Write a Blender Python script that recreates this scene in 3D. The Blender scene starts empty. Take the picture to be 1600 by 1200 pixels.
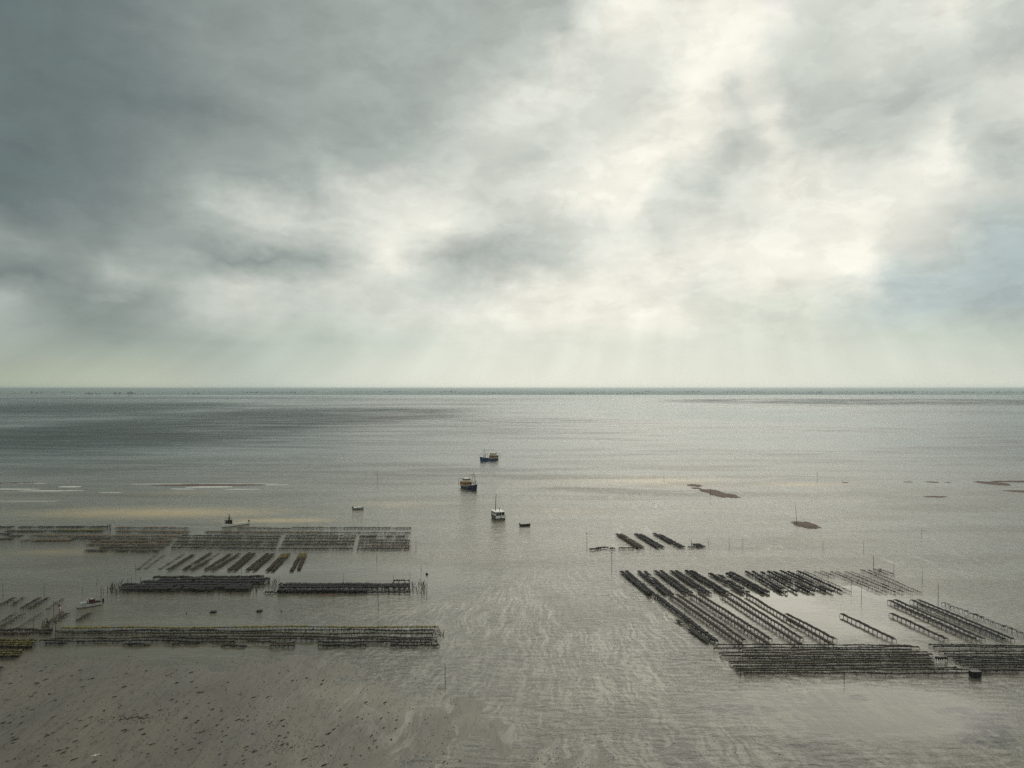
import bpy, math, random
import numpy as np
from mathutils import Vector

random.seed(11)
C = bpy.context.scene.collection
SC = bpy.context.scene
PI = math.pi

# ---------------------------------------------------------------- camera
CAM_H, FOC, HOR = 60.0, 1200.0, 606.5          # metres, pixels at 1600 wide, horizon row
cam = bpy.data.cameras.new('camera')
cam_o = bpy.data.objects.new('camera', cam)
C.objects.link(cam_o)
cam_o.location = (0, 0, CAM_H)
cam_o.rotation_euler = (PI/2, 0, 0)
cam.sensor_width = 36
cam.lens = 27
cam.shift_y = 6.5/1600
cam.clip_start = 0.5
cam.clip_end = 200000
SC.camera = cam_o


def g(px, py, z=0.0):
    """ground point seen at a position of the photograph, on the level z"""
    d = (CAM_H - z)*FOC/(py - HOR)
    return ((px - 800)*d/FOC, d, z)


# ---------------------------------------------------------------- colour management
SC.view_settings.view_transform = 'Standard'
SC.view_settings.look = 'None'
SC.view_settings.exposure = 0
SC.view_settings.gamma = 1
SC.view_settings.use_curve_mapping = False
SC.cycles.volume_bounces = 0
SC.cycles.max_bounces = 6
SC.cycles.use_denoising = False


def lin(c):
    c = c/255.0
    return c/12.92 if c <= 0.04045 else ((c + 0.055)/1.055)**2.4


class NT:
    """small helper to write node trees"""
    def __init__(s, nt):
        s.nt = nt; s.n = nt.nodes; s.l = nt.links

    def new(s, t, **kw):
        nd = s.n.new(t)
        for k, v in kw.items():
            setattr(nd, k, v)
        return nd

    def put(s, sock, v):
        if isinstance(v, bpy.types.NodeSocket):
            s.l.new(v, sock)
        else:
            sock.default_value = v

    def math(s, op, a, b=None, c=None, clamp=False):
        nd = s.new('ShaderNodeMath', operation=op, use_clamp=clamp)
        s.put(nd.inputs[0], a)
        if b is not None: s.put(nd.inputs[1], b)
        if c is not None: s.put(nd.inputs[2], c)
        return nd.outputs[0]

    def vmath(s, op, a, b=None):
        nd = s.new('ShaderNodeVectorMath', operation=op)
        s.put(nd.inputs[0], a)
        if b is not None: s.put(nd.inputs[1], b)
        return nd.outputs[0]

    def noise(s, vec, scale, detail=4.0, rough=0.55, dist=0.0, out='Fac'):
        nd = s.new('ShaderNodeTexNoise')
        s.put(nd.inputs['Vector'], vec)
        s.put(nd.inputs['Scale'], scale); s.put(nd.inputs['Detail'], detail)
        s.put(nd.inputs['Roughness'], rough); s.put(nd.inputs['Distortion'], dist)
        return nd.outputs[out]

    def mapping(s, vec, loc=(0, 0, 0), rot=(0, 0, 0), scale=(1, 1, 1), typ='POINT'):
        nd = s.new('ShaderNodeMapping', vector_type=typ)
        s.put(nd.inputs['Vector'], vec)
        s.put(nd.inputs['Location'], loc); s.put(nd.inputs['Rotation'], rot); s.put(nd.inputs['Scale'], scale)
        return nd.outputs[0]

    def rng(s, v, a, b, c=0.0, d=1.0, smooth=True):
        nd = s.new('ShaderNodeMapRange', interpolation_type='SMOOTHSTEP' if smooth else 'LINEAR')
        s.put(nd.inputs[0], v)
        for i, x in enumerate((a, b, c, d)):
            s.put(nd.inputs[i+1], x)
        return nd.outputs[0]

    def mix(s, f, a, b):
        nd = s.new('ShaderNodeMix', data_type='RGBA')
        s.put(nd.inputs[0], f); s.put(nd.inputs[6], a); s.put(nd.inputs[7], b)
        return nd.outputs[2]

    def ramp(s, f, stops, interp='EASE'):
        nd = s.new('ShaderNodeValToRGB')
        cr = nd.color_ramp
        cr.interpolation = interp
        while len(cr.elements) < len(stops):
            cr.elements.new(0.5)
        for e, (p, c) in zip(cr.elements, stops):
            e.position = p
        for e, (p, c) in zip(cr.elements, stops):
            e.color = (c[0], c[1], c[2], 1)
        s.put(nd.inputs[0], f)
        return nd.outputs[0]

    def blob(s, vec, cx, cy, rx, ry, rot=0.0):
        m = s.mapping(vec, loc=(cx, cy, 0), rot=(0, 0, rot), scale=(rx, ry, 1e6), typ='TEXTURE')
        gd = s.new('ShaderNodeTexGradient', gradient_type='QUADRATIC_SPHERE')
        s.l.new(m, gd.inputs[0])
        return gd.outputs[1]


# ---------------------------------------------------------------- world: broken overcast sky
SUN_AZ, SUN_EL = math.radians(13), math.radians(33)      # azimuth to the right of the view axis
world = bpy.data.worlds.new('World')
SC.world = world
world.use_nodes = True
w = NT(world.node_tree)
w.n.clear()
SKY_STRENGTH = 0.1


def grey(L, tint=(0, 0, 0)):
    """colour of cloud at display lightness L (0-255): cold in the shade, warm in the light"""
    k = (L, )
    xs = [60, 110, 150, 200, 225, 250]
    off = [(-6, 3, 3), (-7, 5, 4), (-4, 5, 0), (-1, 5, -4), (2, 2, -9), (3, -1, -16)]
    o = [float(np.interp(L, xs, [q[i] for q in off])) for i in range(3)]
    return tuple(lin(min(255, max(0, L + o[i] + tint[i])))/SKY_STRENGTH for i in range(3))


BL = (-7, -1, 5)      # bluish
GR = (-2, 1, -1)      # greenish haze
ROWS = {
    0: [(0, 92), (60, 102), (200, 118), (400, 145), (560, 163), (700, 167), (800, 175), (870, 172), (915, 206), (960, 234), (1050, 226), (1130, 238), (1185, 234), (1215, 218, BL), (1245, 234), (1290, 216), (1400, 212), (1450, 234), (1520, 230), (1600, 224)],
    50: [(0, 102), (100, 114), (200, 122), (300, 139), (450, 153), (600, 163), (720, 167), (800, 175), (880, 176), (915, 216), (960, 234), (1040, 224), (1110, 238), (1190, 238), (1222, 226), (1246, 208), (1340, 202), (1440, 216), (1490, 234), (1550, 216), (1600, 216)],
    100: [(0, 110), (100, 114), (200, 126), (300, 143), (400, 151), (500, 159), (600, 167), (700, 173), (800, 185), (845, 200), (868, 222), (930, 212), (1020, 214), (1100, 238), (1170, 236), (1206, 208), (1290, 200), (1340, 210), (1430, 216), (1490, 228), (1530, 208), (1600, 198)],
    160: [(0, 112), (100, 112), (200, 116), (300, 135), (400, 151), (500, 158), (600, 165), (690, 177), (735, 186), (800, 218), (870, 216), (950, 210), (1020, 218), (1090, 240), (1128, 228), (1150, 204), (1172, 226), (1200, 214), (1226, 198), (1290, 202), (1360, 206), (1430, 194), (1520, 192), (1600, 192)],
    200: [(0, 112), (100, 114), (200, 116), (300, 125), (390, 145), (460, 155), (560, 157), (640, 171), (700, 188), (780, 216), (860, 204), (950, 212), (1020, 230), (1080, 242), (1130, 228), (1165, 212), (1188, 230), (1212, 228), (1238, 194), (1330, 192), (1430, 188), (1500, 198), (1540, 214), (1600, 220)],
    250: [(0, 112), (100, 116), (200, 128), (300, 143), (400, 151), (500, 165), (560, 171), (630, 178), (690, 200), (760, 206), (840, 200), (920, 222), (990, 243), (1060, 240), (1105, 214), (1140, 184), (1180, 208), (1210, 230), (1245, 208), (1300, 192), (1390, 196), (1440, 210), (1480, 228), (1510, 198), (1560, 206), (1600, 220)],
    300: [(0, 110), (100, 114), (200, 126), (300, 150), (400, 154), (490, 166), (540, 208), (600, 216), (680, 222), (760, 208), (840, 220), (940, 243), (1010, 236), (1055, 202), (1105, 186), (1145, 218), (1210, 236), (1300, 230), (1360, 220), (1430, 236), (1490, 232), (1530, 194), (1570, 184), (1600, 196)],
    350: [(0, 112), (100, 118), (200, 130), (265, 150), (330, 186), (420, 208), (500, 206), (560, 214), (640, 232), (690, 236), (750, 208), (820, 194), (900, 208), (980, 222), (1030, 210), (1090, 226), (1170, 222), (1260, 234), (1340, 238), (1420, 232), (1500, 218), (1560, 206), (1600, 200)],
    400: [(0, 152), (80, 146), (170, 142), (250, 154), (330, 144), (420, 142), (500, 158), (550, 204), (605, 238), (650, 208), (710, 172), (790, 174), (880, 198), (940, 224), (1020, 236), (1150, 238), (1260, 234), (1340, 242), (1420, 220), (1480, 206), (1540, 186, BL), (1600, 182, BL)],
    450: [(0, 128), (60, 126), (120, 150), (170, 186), (240, 178), (320, 190), (370, 212), (440, 196), (540, 210), (610, 204), (690, 196), (760, 216), (840, 236), (950, 240), (1060, 232), (1100, 218), (1180, 238), (1280, 240), (1350, 236), (1400, 199, BL), (1480, 183, BL), (1600, 175, BL)],
    490: [(0, 172), (50, 146), (120, 136), (200, 142), (260, 160), (330, 196), (400, 206), (470, 200), (560, 206), (630, 218), (720, 224), (840, 236), (960, 240), (1060, 234), (1150, 222, GR), (1280, 218, GR), (1390, 196, BL), (1500, 181, BL), (1600, 175, BL)],
    535: [(0, 167, GR), (80, 161, GR), (180, 151, GR), (260, 158, GR), (340, 168, GR), (420, 186, GR), (500, 188, GR), (570, 202, GR), (650, 204, GR), (740, 222, GR), (840, 222, GR), (960, 224, GR), (1080, 220, GR), (1200, 216, GR), (1320, 208, GR), (1420, 200, GR), (1600, 190, GR)],
    595: [(0, 171, (1, 2, -8)), (120, 179, (1, 2, -8)), (220, 185, (1, 2, -8)), (320, 184, (0, 1, -3)), (400, 190, GR), (500, 206, GR), (620, 218, GR), (760, 227, GR), (900, 228, GR), (1050, 224, GR), (1200, 222, GR), (1350, 216, GR), (1480, 211, GR), (1600, 208, GR)],
}
AZ0, AZ1 = -0.75, 0.75
tc = w.new('ShaderNodeTexCoord')
dirv = tc.outputs['Generated']
sep = w.new('ShaderNodeSeparateXYZ')
w.l.new(dirv, sep.inputs[0])
dx_, dy_, dz_ = sep.outputs
el = w.math('ARCSINE', dz_)
az = w.math('ARCTAN2', dx_, dy_)
# cloud-deck coordinates (perspective of a flat cloud base)
zz = w.math('ADD', w.math('MAXIMUM', dz_, 0.0), 0.16)
cxy = w.new('ShaderNodeCombineXYZ')
w.l.new(w.math('DIVIDE', dx_, zz), cxy.inputs[0])
w.l.new(w.math('DIVIDE', dy_, zz), cxy.inputs[1])
deck = w.mapping(cxy.outputs[0], rot=(0, 0, math.radians(28)), scale=(1.0, 0.72, 1.0))
aev = w.new('ShaderNodeCombineXYZ')
w.l.new(az, aev.inputs[0]); w.l.new(el, aev.inputs[1])
ae = aev.outputs[0]
hz = w.rng(el, 0.01, 0.12)                       # cloud detail dies out in the haze at the horizon
n1 = w.noise(deck, 1.5, 5, 0.55, out='Color')
n2 = w.noise(w.mapping(ae, scale=(1, 1.5, 1)), 9.0, 6, 0.6, out='Color')


def jit(col, amp):
    v = w.vmath('SUBTRACT', col, (0.5, 0.5, 0.5))
    sc = w.new('ShaderNodeVectorMath', operation='SCALE')
    w.l.new(v, sc.inputs[0])
    w.put(sc.inputs[3], w.math('MULTIPLY', hz, amp))
    return sc.outputs[0]


n3 = w.noise(w.mapping(ae, scale=(1, 1.4, 1)), 26.0, 7, 0.62, out='Color')
warp = w.vmath('ADD', w.vmath('ADD', w.vmath('ADD', ae, jit(n1, 0.055)), jit(n2, 0.05)), jit(n3, 0.03))
wsep = w.new('ShaderNodeSeparateXYZ')
w.l.new(warp, wsep.inputs[0])
az_w, el_w = wsep.outputs[0], wsep.outputs[1]
t_az = w.rng(az_w, AZ0, AZ1, 0, 1, smooth=False)
keys = sorted(ROWS, reverse=True)
col = None
prev = None
for py in keys:
    e_i = math.atan((HOR - py)/FOC)
    stops = []
    for st in ROWS[py]:
        a = math.atan((st[0] - 800)/FOC)
        stops.append(((a - AZ0)/(AZ1 - AZ0), grey(st[1], st[2] if len(st) > 2 else (0, 0, 0))))
    r = w.ramp(t_az, stops, 'LINEAR')
    if col is None:
        col = r
    else:
        col = w.mix(w.rng(el_w, prev, e_i, smooth=False), col, r)
    prev = e_i
# cloud texture: soft billows and wisps
f1 = w.noise(deck, 3.2, 7, 0.6, 0.3)
f2 = w.noise(w.mapping(ae, scale=(1, 1.9, 1)), 22.0, 6, 0.6)
tex = w.math('ADD', w.math('MULTIPLY', w.math('SUBTRACT', f1, 0.5), 0.26), w.math('MULTIPLY', w.math('SUBTRACT', f2, 0.5), 0.22))
f3 = w.noise(w.vmath('ADD', w.mapping(ae, scale=(1, 1.7, 1)), jit(n2, 0.05)), 11.0, 8, 0.60, 0.22)
crisp = w.math('SUBTRACT', w.rng(f3, 0.46, 0.55), 0.5)
f4 = w.noise(w.mapping(ae, rot=(0, 0, -0.25), scale=(1, 2.6, 1)), 5.0, 8, 0.60, 0.25)
layer = w.math('SUBTRACT', w.rng(f4, 0.43, 0.545), 0.5)
lightside = w.rng(az, -0.42, 0.1, 0.6, 1.0)
tex = w.math('ADD', tex, w.math('MULTIPLY', w.math('ADD', w.math('MULTIPLY', crisp, 0.075), w.math('MULTIPLY', layer, 0.085)), lightside))
gain = w.math('ADD', 1.0, w.math('MULTIPLY', tex, hz))
# shafts of light under the cloud base, fanning out from the sun
sa = w.math('SUBTRACT', az, SUN_AZ + 0.02)
se = w.math('SUBTRACT', SUN_EL - 0.05, el)
th = w.math('DIVIDE', sa, se)
thv = w.new('ShaderNodeCombineXYZ')
w.l.new(th, thv.inputs[0])
ray = w.math('MULTIPLY', w.math('ADD', w.noise(thv.outputs[0], 3.3, 2, 0.5), w.math('MULTIPLY', w.noise(thv.outputs[0], 13.0, 2, 0.5), 0.45)), 0.69)
raymask = w.math('MULTIPLY', w.rng(el, 0.135, 0.07), w.rng(el, 0.0, 0.03))
gain = w.math('MULTIPLY', gain, w.math('ADD', 1.0, w.math('MULTIPLY', w.math('MULTIPLY', w.math('SUBTRACT', ray, 0.5), raymask), 0.50)))
colg = w.new('ShaderNodeVectorMath', operation='SCALE')
w.l.new(col, colg.inputs[0]); w.l.new(gain, colg.inputs[3])
# the same kind of cloud all the way round
fo = w.noise(deck, 0.9, 6, 0.55, 0.2)
around = w.ramp(fo, [(0.30, grey(128)), (0.5, grey(178)), (0.68, grey(228))], 'EASE')
out_az = w.rng(w.math('ABSOLUTE', az), 0.62, 1.0)
out_el = w.rng(el, 0.46, 0.72)
outm = w.math('MAXIMUM', out_az, out_el)
cloud = w.mix(outm, colg.outputs[0], around)
sky = w.new('ShaderNodeTexSky', sky_type='NISHITA')
sky.sun_disc = False
sky.sun_elevation = SUN_EL
sky.sun_rotation = SUN_AZ
gap = w.blob(ae, math.atan(415/FOC), math.atan(600/FOC)*0.95, 0.045, 0.04)
cover = w.math('SUBTRACT', 0.97, w.math('MULTIPLY', gap, 0.12))
final = w.mix(cover, sky.outputs[0], cloud)
bg = w.new('ShaderNodeBackground')
w.l.new(final, bg.inputs[0])
bg.inputs[1].default_value = SKY_STRENGTH
wo = w.new('ShaderNodeOutputWorld')
w.l.new(bg.outputs[0], wo.inputs[0])

# ---------------------------------------------------------------- sun behind thin cloud
sun = bpy.data.lights.new('sun', 'SUN')
sun.energy = 0.7
sun.angle = math.radians(48)
sun.color = (1.0, 0.93, 0.80)
sun_o = bpy.data.objects.new('sun', sun)
C.objects.link(sun_o)
sd = Vector((math.sin(SUN_AZ)*math.cos(SUN_EL), math.cos(SUN_AZ)*math.cos(SUN_EL), math.sin(SUN_EL)))
sun_o.rotation_euler = sd.to_track_quat('Z', 'Y').to_euler()

# ---------------------------------------------------------------- materials
MATS = {}


def material(name, rgb, rough=0.8, var=0.25, scale=1.5, metallic=0.0, second=None, bump=0.0):
    m = bpy.data.materials.new(name)
    m.use_nodes = True
    t = NT(m.node_tree)
    b = t.n['Principled BSDF']
    co = t.new('ShaderNodeTexCoord').outputs['Object']
    n = t.noise(co, scale, 5, 0.6)
    a = tuple(c*(1-var) for c in rgb)
    c2 = second or tuple(min(1, c*(1+var)) for c in rgb)
    t.l.new(t.ramp(n, [(0.35, a), (0.65, c2)]), b.inputs['Base Color'])
    b.inputs['Roughness'].default_value = rough
    b.inputs['Metallic'].default_value = metallic
    if bump:
        bp = t.new('ShaderNodeBump')
        bp.inputs['Distance'].default_value = bump
        t.l.new(t.noise(co, scale*4, 5, 0.6), bp.inputs['Height'])
        t.l.new(bp.outputs[0], b.inputs['Normal'])
    MATS[name] = m
    return m


material('black_bag', (0.012, 0.0115, 0.011), 0.75, 0.5, 2.0)
material('brown_bag', (0.036, 0.026, 0.013), 0.85, 0.5, 1.5)
material('olive_bag', (0.045, 0.038, 0.018), 0.85, 0.5, 1.5)
material('pale_bag', (0.13, 0.125, 0.095), 0.85, 0.4, 1.5)
material('tan_bag', (0.13, 0.085, 0.045), 0.85, 0.5, 1.2)
material('yellow_weed', (0.20, 0.165, 0.025), 0.9, 0.5, 1.2, second=(0.28, 0.22, 0.04))
material('black_weed', (0.011, 0.010, 0.008), 0.7, 0.5, 3.0)
material('brown_weed', (0.055, 0.035, 0.016), 0.85, 0.5, 2.0)
material('rusty_steel', (0.018, 0.015, 0.012), 0.7, 0.4, 4.0)
material('stake_wood', (0.035, 0.030, 0.024), 0.85, 0.4, 3.0)
material('dark_plastic', (0.012, 0.012, 0.013), 0.5, 0.3, 2.0)
material('navy_paint', (0.014, 0.060, 0.150), 0.35, 0.25, 0.6)
material('navy_paint_dark', (0.006, 0.016, 0.065), 0.35, 0.25, 0.6)
material('black_paint', (0.012, 0.012, 0.012), 0.45, 0.3, 1.0)
material('ochre_paint', (0.50, 0.26, 0.08), 0.5, 0.15, 0.8)
material('cream_paint', (0.62, 0.52, 0.36), 0.5, 0.15, 0.8)
material('white_paint', (0.80, 0.79, 0.75), 0.35, 0.06, 0.8)
material('pale_grey', (0.42, 0.42, 0.40), 0.5, 0.2, 0.8)
material('hull_grey', (0.10, 0.095, 0.085), 0.5, 0.25, 0.8)
material('grey_paint', (0.22, 0.23, 0.23), 0.5, 0.2, 0.8)
material('red_paint', (0.35, 0.03, 0.02), 0.5, 0.25, 1.0)
material('dark_red', (0.07, 0.018, 0.016), 0.6, 0.25, 1.0)
material('dark_glass', (0.010, 0.012, 0.014), 0.08, 0.2, 1.0)
material('deck_boards', (0.16, 0.13, 0.10), 0.7, 0.25, 1.5)
material('pale_deck', (0.62, 0.56, 0.44), 0.6, 0.15, 0.8)
material('brown_mast', (0.20, 0.12, 0.06), 0.6, 0.25, 1.0)
material('dull_green', (0.022, 0.032, 0.028), 0.6, 0.3, 1.0)
material('far_leaves', (0.045, 0.070, 0.065), 0.9, 0.4, 0.02)
material('far_brick', (0.25, 0.20, 0.16), 0.9, 0.2, 0.05)
material('sand_brown', (0.10, 0.052, 0.030), 0.75, 0.25, 0.25, bump=0.05)
material('feather_white', (0.80, 0.80, 0.78), 0.7, 0.05, 4.0)
material('foam_white', (0.62, 0.61, 0.56), 0.6, 0.1, 0.3)


def M(n): return MATS[n]


# ---- water
def water_material():
    m = bpy.data.materials.new('tidal_water')
    m.use_nodes = True
    t = NT(m.node_tree)
    b = t.n['Principled BSDF']
    co = t.new('ShaderNodeTexCoord').outputs['Object']
    big = t.noise(t.mapping(co, scale=(1/260, 1/420, 1)), 1.0, 5, 0.55, 0.6)
    mid = t.noise(t.mapping(co, rot=(0, 0, 0.25), scale=(1/34, 1/70, 1)), 1.0, 6, 0.6, 0.8)
    strk = t.noise(t.mapping(co, rot=(0, 0, -0.35), scale=(1/3.2, 1/16, 1)), 1.0, 5, 0.62, 1.2)
    fine = t.noise(t.mapping(co, scale=(1/2.6, 1/1.3, 1)), 1.0, 5, 0.65)
    # sunlit patches and sandy shallows, the warm light painted into the water colour
    sunlit_shoal = None
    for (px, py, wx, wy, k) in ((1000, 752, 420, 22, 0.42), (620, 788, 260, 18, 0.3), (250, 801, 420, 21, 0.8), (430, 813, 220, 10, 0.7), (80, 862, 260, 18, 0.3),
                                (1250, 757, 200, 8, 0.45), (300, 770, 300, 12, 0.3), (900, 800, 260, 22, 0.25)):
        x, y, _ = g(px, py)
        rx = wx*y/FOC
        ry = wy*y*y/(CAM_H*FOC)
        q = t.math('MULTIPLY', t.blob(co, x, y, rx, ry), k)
        sunlit_shoal = q if sunlit_shoal is None else t.math('MAXIMUM', sunlit_shoal, q)
    sunlit_shoal = t.math('MULTIPLY', sunlit_shoal, t.rng(t.noise(t.mapping(co, scale=(1/90, 1/160, 1)), 1.0, 5, 0.6, 0.5), 0.3, 0.6, 0.55, 1.0))
    # lulls: smooth water in the lee of the oyster racks and over the flats
    calm = None
    for (px, py, wx, wy) in ((1300, 950, 420, 95), (1350, 1110, 520, 95), (450, 905, 520, 60), (300, 1000, 560, 60), (350, 1120, 700, 120), (1330, 920, 120, 12)):
        x, y, _ = g(px, py)
        q = t.blob(co, x, y, wx*y/FOC, wy*y*y/(CAM_H*FOC))
        calm = q if calm is None else t.math('MAXIMUM', calm, q)
    calm = t.rng(calm, 0.05, 0.5)
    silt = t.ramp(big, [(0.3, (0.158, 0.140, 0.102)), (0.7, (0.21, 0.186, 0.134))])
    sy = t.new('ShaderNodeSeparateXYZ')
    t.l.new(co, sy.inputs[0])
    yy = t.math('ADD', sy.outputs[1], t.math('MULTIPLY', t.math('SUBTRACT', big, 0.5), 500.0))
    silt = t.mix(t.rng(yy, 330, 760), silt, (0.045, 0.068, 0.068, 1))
    # the ebb fans out of the channel over the flats: streaks of silt and slick water
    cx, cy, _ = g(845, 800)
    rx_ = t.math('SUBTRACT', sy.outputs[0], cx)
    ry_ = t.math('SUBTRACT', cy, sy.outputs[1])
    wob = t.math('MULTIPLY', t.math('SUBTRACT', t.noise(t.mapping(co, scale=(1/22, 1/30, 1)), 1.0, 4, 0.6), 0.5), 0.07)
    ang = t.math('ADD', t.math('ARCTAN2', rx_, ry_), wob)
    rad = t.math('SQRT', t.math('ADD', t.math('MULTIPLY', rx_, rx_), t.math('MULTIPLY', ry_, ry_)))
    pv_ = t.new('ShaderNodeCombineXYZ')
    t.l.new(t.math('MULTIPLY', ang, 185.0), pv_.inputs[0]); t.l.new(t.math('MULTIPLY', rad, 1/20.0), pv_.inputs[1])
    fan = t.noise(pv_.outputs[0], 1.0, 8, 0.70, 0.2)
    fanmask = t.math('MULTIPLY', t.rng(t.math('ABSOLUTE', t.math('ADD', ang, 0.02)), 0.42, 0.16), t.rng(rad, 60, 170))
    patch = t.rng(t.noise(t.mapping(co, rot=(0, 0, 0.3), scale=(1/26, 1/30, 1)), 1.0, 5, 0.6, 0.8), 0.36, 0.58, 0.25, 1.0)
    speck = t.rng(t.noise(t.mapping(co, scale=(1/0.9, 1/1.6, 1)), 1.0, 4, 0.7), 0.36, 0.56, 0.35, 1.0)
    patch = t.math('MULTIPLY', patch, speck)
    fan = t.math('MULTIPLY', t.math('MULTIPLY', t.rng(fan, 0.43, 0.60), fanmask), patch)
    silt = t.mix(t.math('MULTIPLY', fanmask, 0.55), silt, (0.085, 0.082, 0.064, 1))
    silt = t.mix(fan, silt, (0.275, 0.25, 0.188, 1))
    lane2 = t.noise(t.mapping(co, rot=(0, 0, 0.1), scale=(1/60, 1/22, 1)), 1.0, 6, 0.65, 0.8)
    silt = t.mix(t.rng(lane2, 0.42, 0.62, 0.32, 0.0), silt, (0.06, 0.062, 0.052, 1))
    sunlit_shoal = t.rng(sunlit_shoal, 0.03, 0.55)
    silt = t.mix(sunlit_shoal, silt, (0.56, 0.40, 0.18, 1))
    # drowned eelgrass seen through the shallow water
    wd = None
    for (px, py, wx, wy) in ((1550, 1138, 34, 9), (1525, 1118, 38, 9), (1545, 1156, 44, 10), (1497, 1112, 32, 6), (1260, 1166, 30, 5), (1343, 1090, 14, 4), (190, 1128, 60, 9), (560, 1185, 90, 12), (1150, 1110, 60, 8)):
        x, y, _ = g(px, py)
        q = t.blob(co, x, y, 2.0*wx*y/FOC, 2.0*wy*y*y/(CAM_H*FOC))
        wd = q if wd is None else t.math('MAXIMUM', wd, q)
    wd = t.rng(t.math('MULTIPLY', wd, t.rng(t.noise(t.mapping(co, rot=(0, 0, 0.5), scale=(1/2.2, 1/4.5, 1)), 1.0, 6, 0.65, 0.6), 0.35, 0.6)), 0.03, 0.3, 0, 0.95)
    silt = t.mix(wd, silt, (0.03, 0.03, 0.026, 1))
    slick = t.rng(strk, 0.52, 0.68)
    slick = t.math('MULTIPLY', slick, t.rng(mid, 0.45, 0.65, 0.15, 1.0))
    slick = t.math('MAXIMUM', slick, t.math('MULTIPLY', fan, 0.9))
    smooth = t.math('MAXIMUM', t.math('MULTIPLY', calm, t.rng(mid, 0.3, 0.6, 0.75, 1.0)), t.math('MULTIPLY', slick, 0.8))
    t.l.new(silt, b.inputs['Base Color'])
    wind = t.noise(t.mapping(co, rot=(0, 0, 0.15), scale=(1/1500, 1/700, 1)), 1.0, 6, 0.6, 0.5)
    rough = t.math('ADD', t.rng(wind, 0.38, 0.62, 0.16, 0.36), t.math('MULTIPLY', t.math('SUBTRACT', fine, 0.5), 0.30))
    rough_dark = None  # rougher, darker water; the far right bands imitate a cloud shadow
    for (px, py, wx, wy) in ((100, 690, 620, 48), (500, 650, 420, 14), (1420, 629.5, 640, 8), (1600, 628, 300, 6), (60, 640, 400, 12)):
        x = (px-800)*CAM_H/(py-HOR); y = CAM_H*FOC/(py-HOR)
        y0, y1 = CAM_H*FOC/(py+wy-HOR), CAM_H*FOC/(max(py-wy, 612)-HOR)
        q = t.blob(co, x, (y0+y1)/2, wx*y/FOC, (y1-y0)/2*1.3)
        rough_dark = q if rough_dark is None else t.math('MAXIMUM', rough_dark, q)
    rough_dark = t.math('MULTIPLY', t.rng(rough_dark, 0.02, 0.4), t.rng(t.noise(t.mapping(co, rot=(0, 0, 0.1), scale=(1/420, 1/260, 1)), 1.0, 6, 0.62, 0.5), 0.34, 0.55, 0.35, 1.0))
    silver = None
    for (px, py, wx, wy) in ((1180, 655, 520, 24), (1250, 690, 420, 22), (900, 619, 700, 3.2), (1150, 622, 500, 4), (300, 618, 500, 2.5), (930, 632, 260, 8)):
        x = (px-800)*CAM_H/(py-HOR); y = CAM_H*FOC/(py-HOR)
        y0, y1 = CAM_H*FOC/(py+wy-HOR), CAM_H*FOC/(max(py-wy, 613.5)-HOR)
        q = t.blob(co, x, (y0+y1)/2, wx*y/FOC, (y1-y0)/2*1.3)
        silver = q if silver is None else t.math('MAXIMUM', silver, q)
    silver = t.math('MULTIPLY', t.rng(silver, 0.02, 0.4), t.rng(t.noise(t.mapping(co, rot=(0, 0, 0.08), scale=(1/500, 1/240, 1)), 1.0, 6, 0.62, 0.5), 0.36, 0.56, 0.3, 1.0))
    rough = t.math('MULTIPLY_ADD', silver, t.math('SUBTRACT', 0.10, rough), rough)
    rough = t.math('MULTIPLY_ADD', rough_dark, t.math('SUBTRACT', 0.62, rough), rough)
    lane = t.noise(t.mapping(co, rot=(0, 0, 0.06), scale=(1/150, 1/28, 1)), 1.0, 6, 0.62, 0.6)
    rough = t.math('MULTIPLY', rough, t.rng(lane, 0.4, 0.6, 0.7, 1.25))
    rough = t.math('MULTIPLY_ADD', smooth, t.math('SUBTRACT', 0.085, rough), rough, clamp=True)
    t.l.new(rough, b.inputs['Roughness'])
    b.inputs['IOR'].default_value = 1.333
    h1 = t.noise(t.mapping(co, rot=(0, 0, 0.12), scale=(1/3.6, 1/1.5, 1)), 1.0, 5, 0.6, 0.4)
    h2 = t.noise(t.mapping(co, rot=(0, 0, -0.1), scale=(1/26, 1/12, 1)), 1.0, 4, 0.6, 0.3)
    hh = t.math('ADD', t.math('MULTIPLY', h1, 0.55), t.math('MULTIPLY', h2, 1.1))
    bp = t.new('ShaderNodeBump')
    bp.inputs['Distance'].default_value = 1.0
    t.l.new(hh, bp.inputs['Height'])
    t.l.new(t.math('MULTIPLY', t.math('MULTIPLY_ADD', smooth, -0.62, 0.68), t.math('MULTIPLY_ADD', silver, -0.7, 1.0)), bp.inputs['Strength'])
    t.l.new(bp.outputs[0], b.inputs['Normal'])
    MATS['tidal_water'] = m


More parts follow.
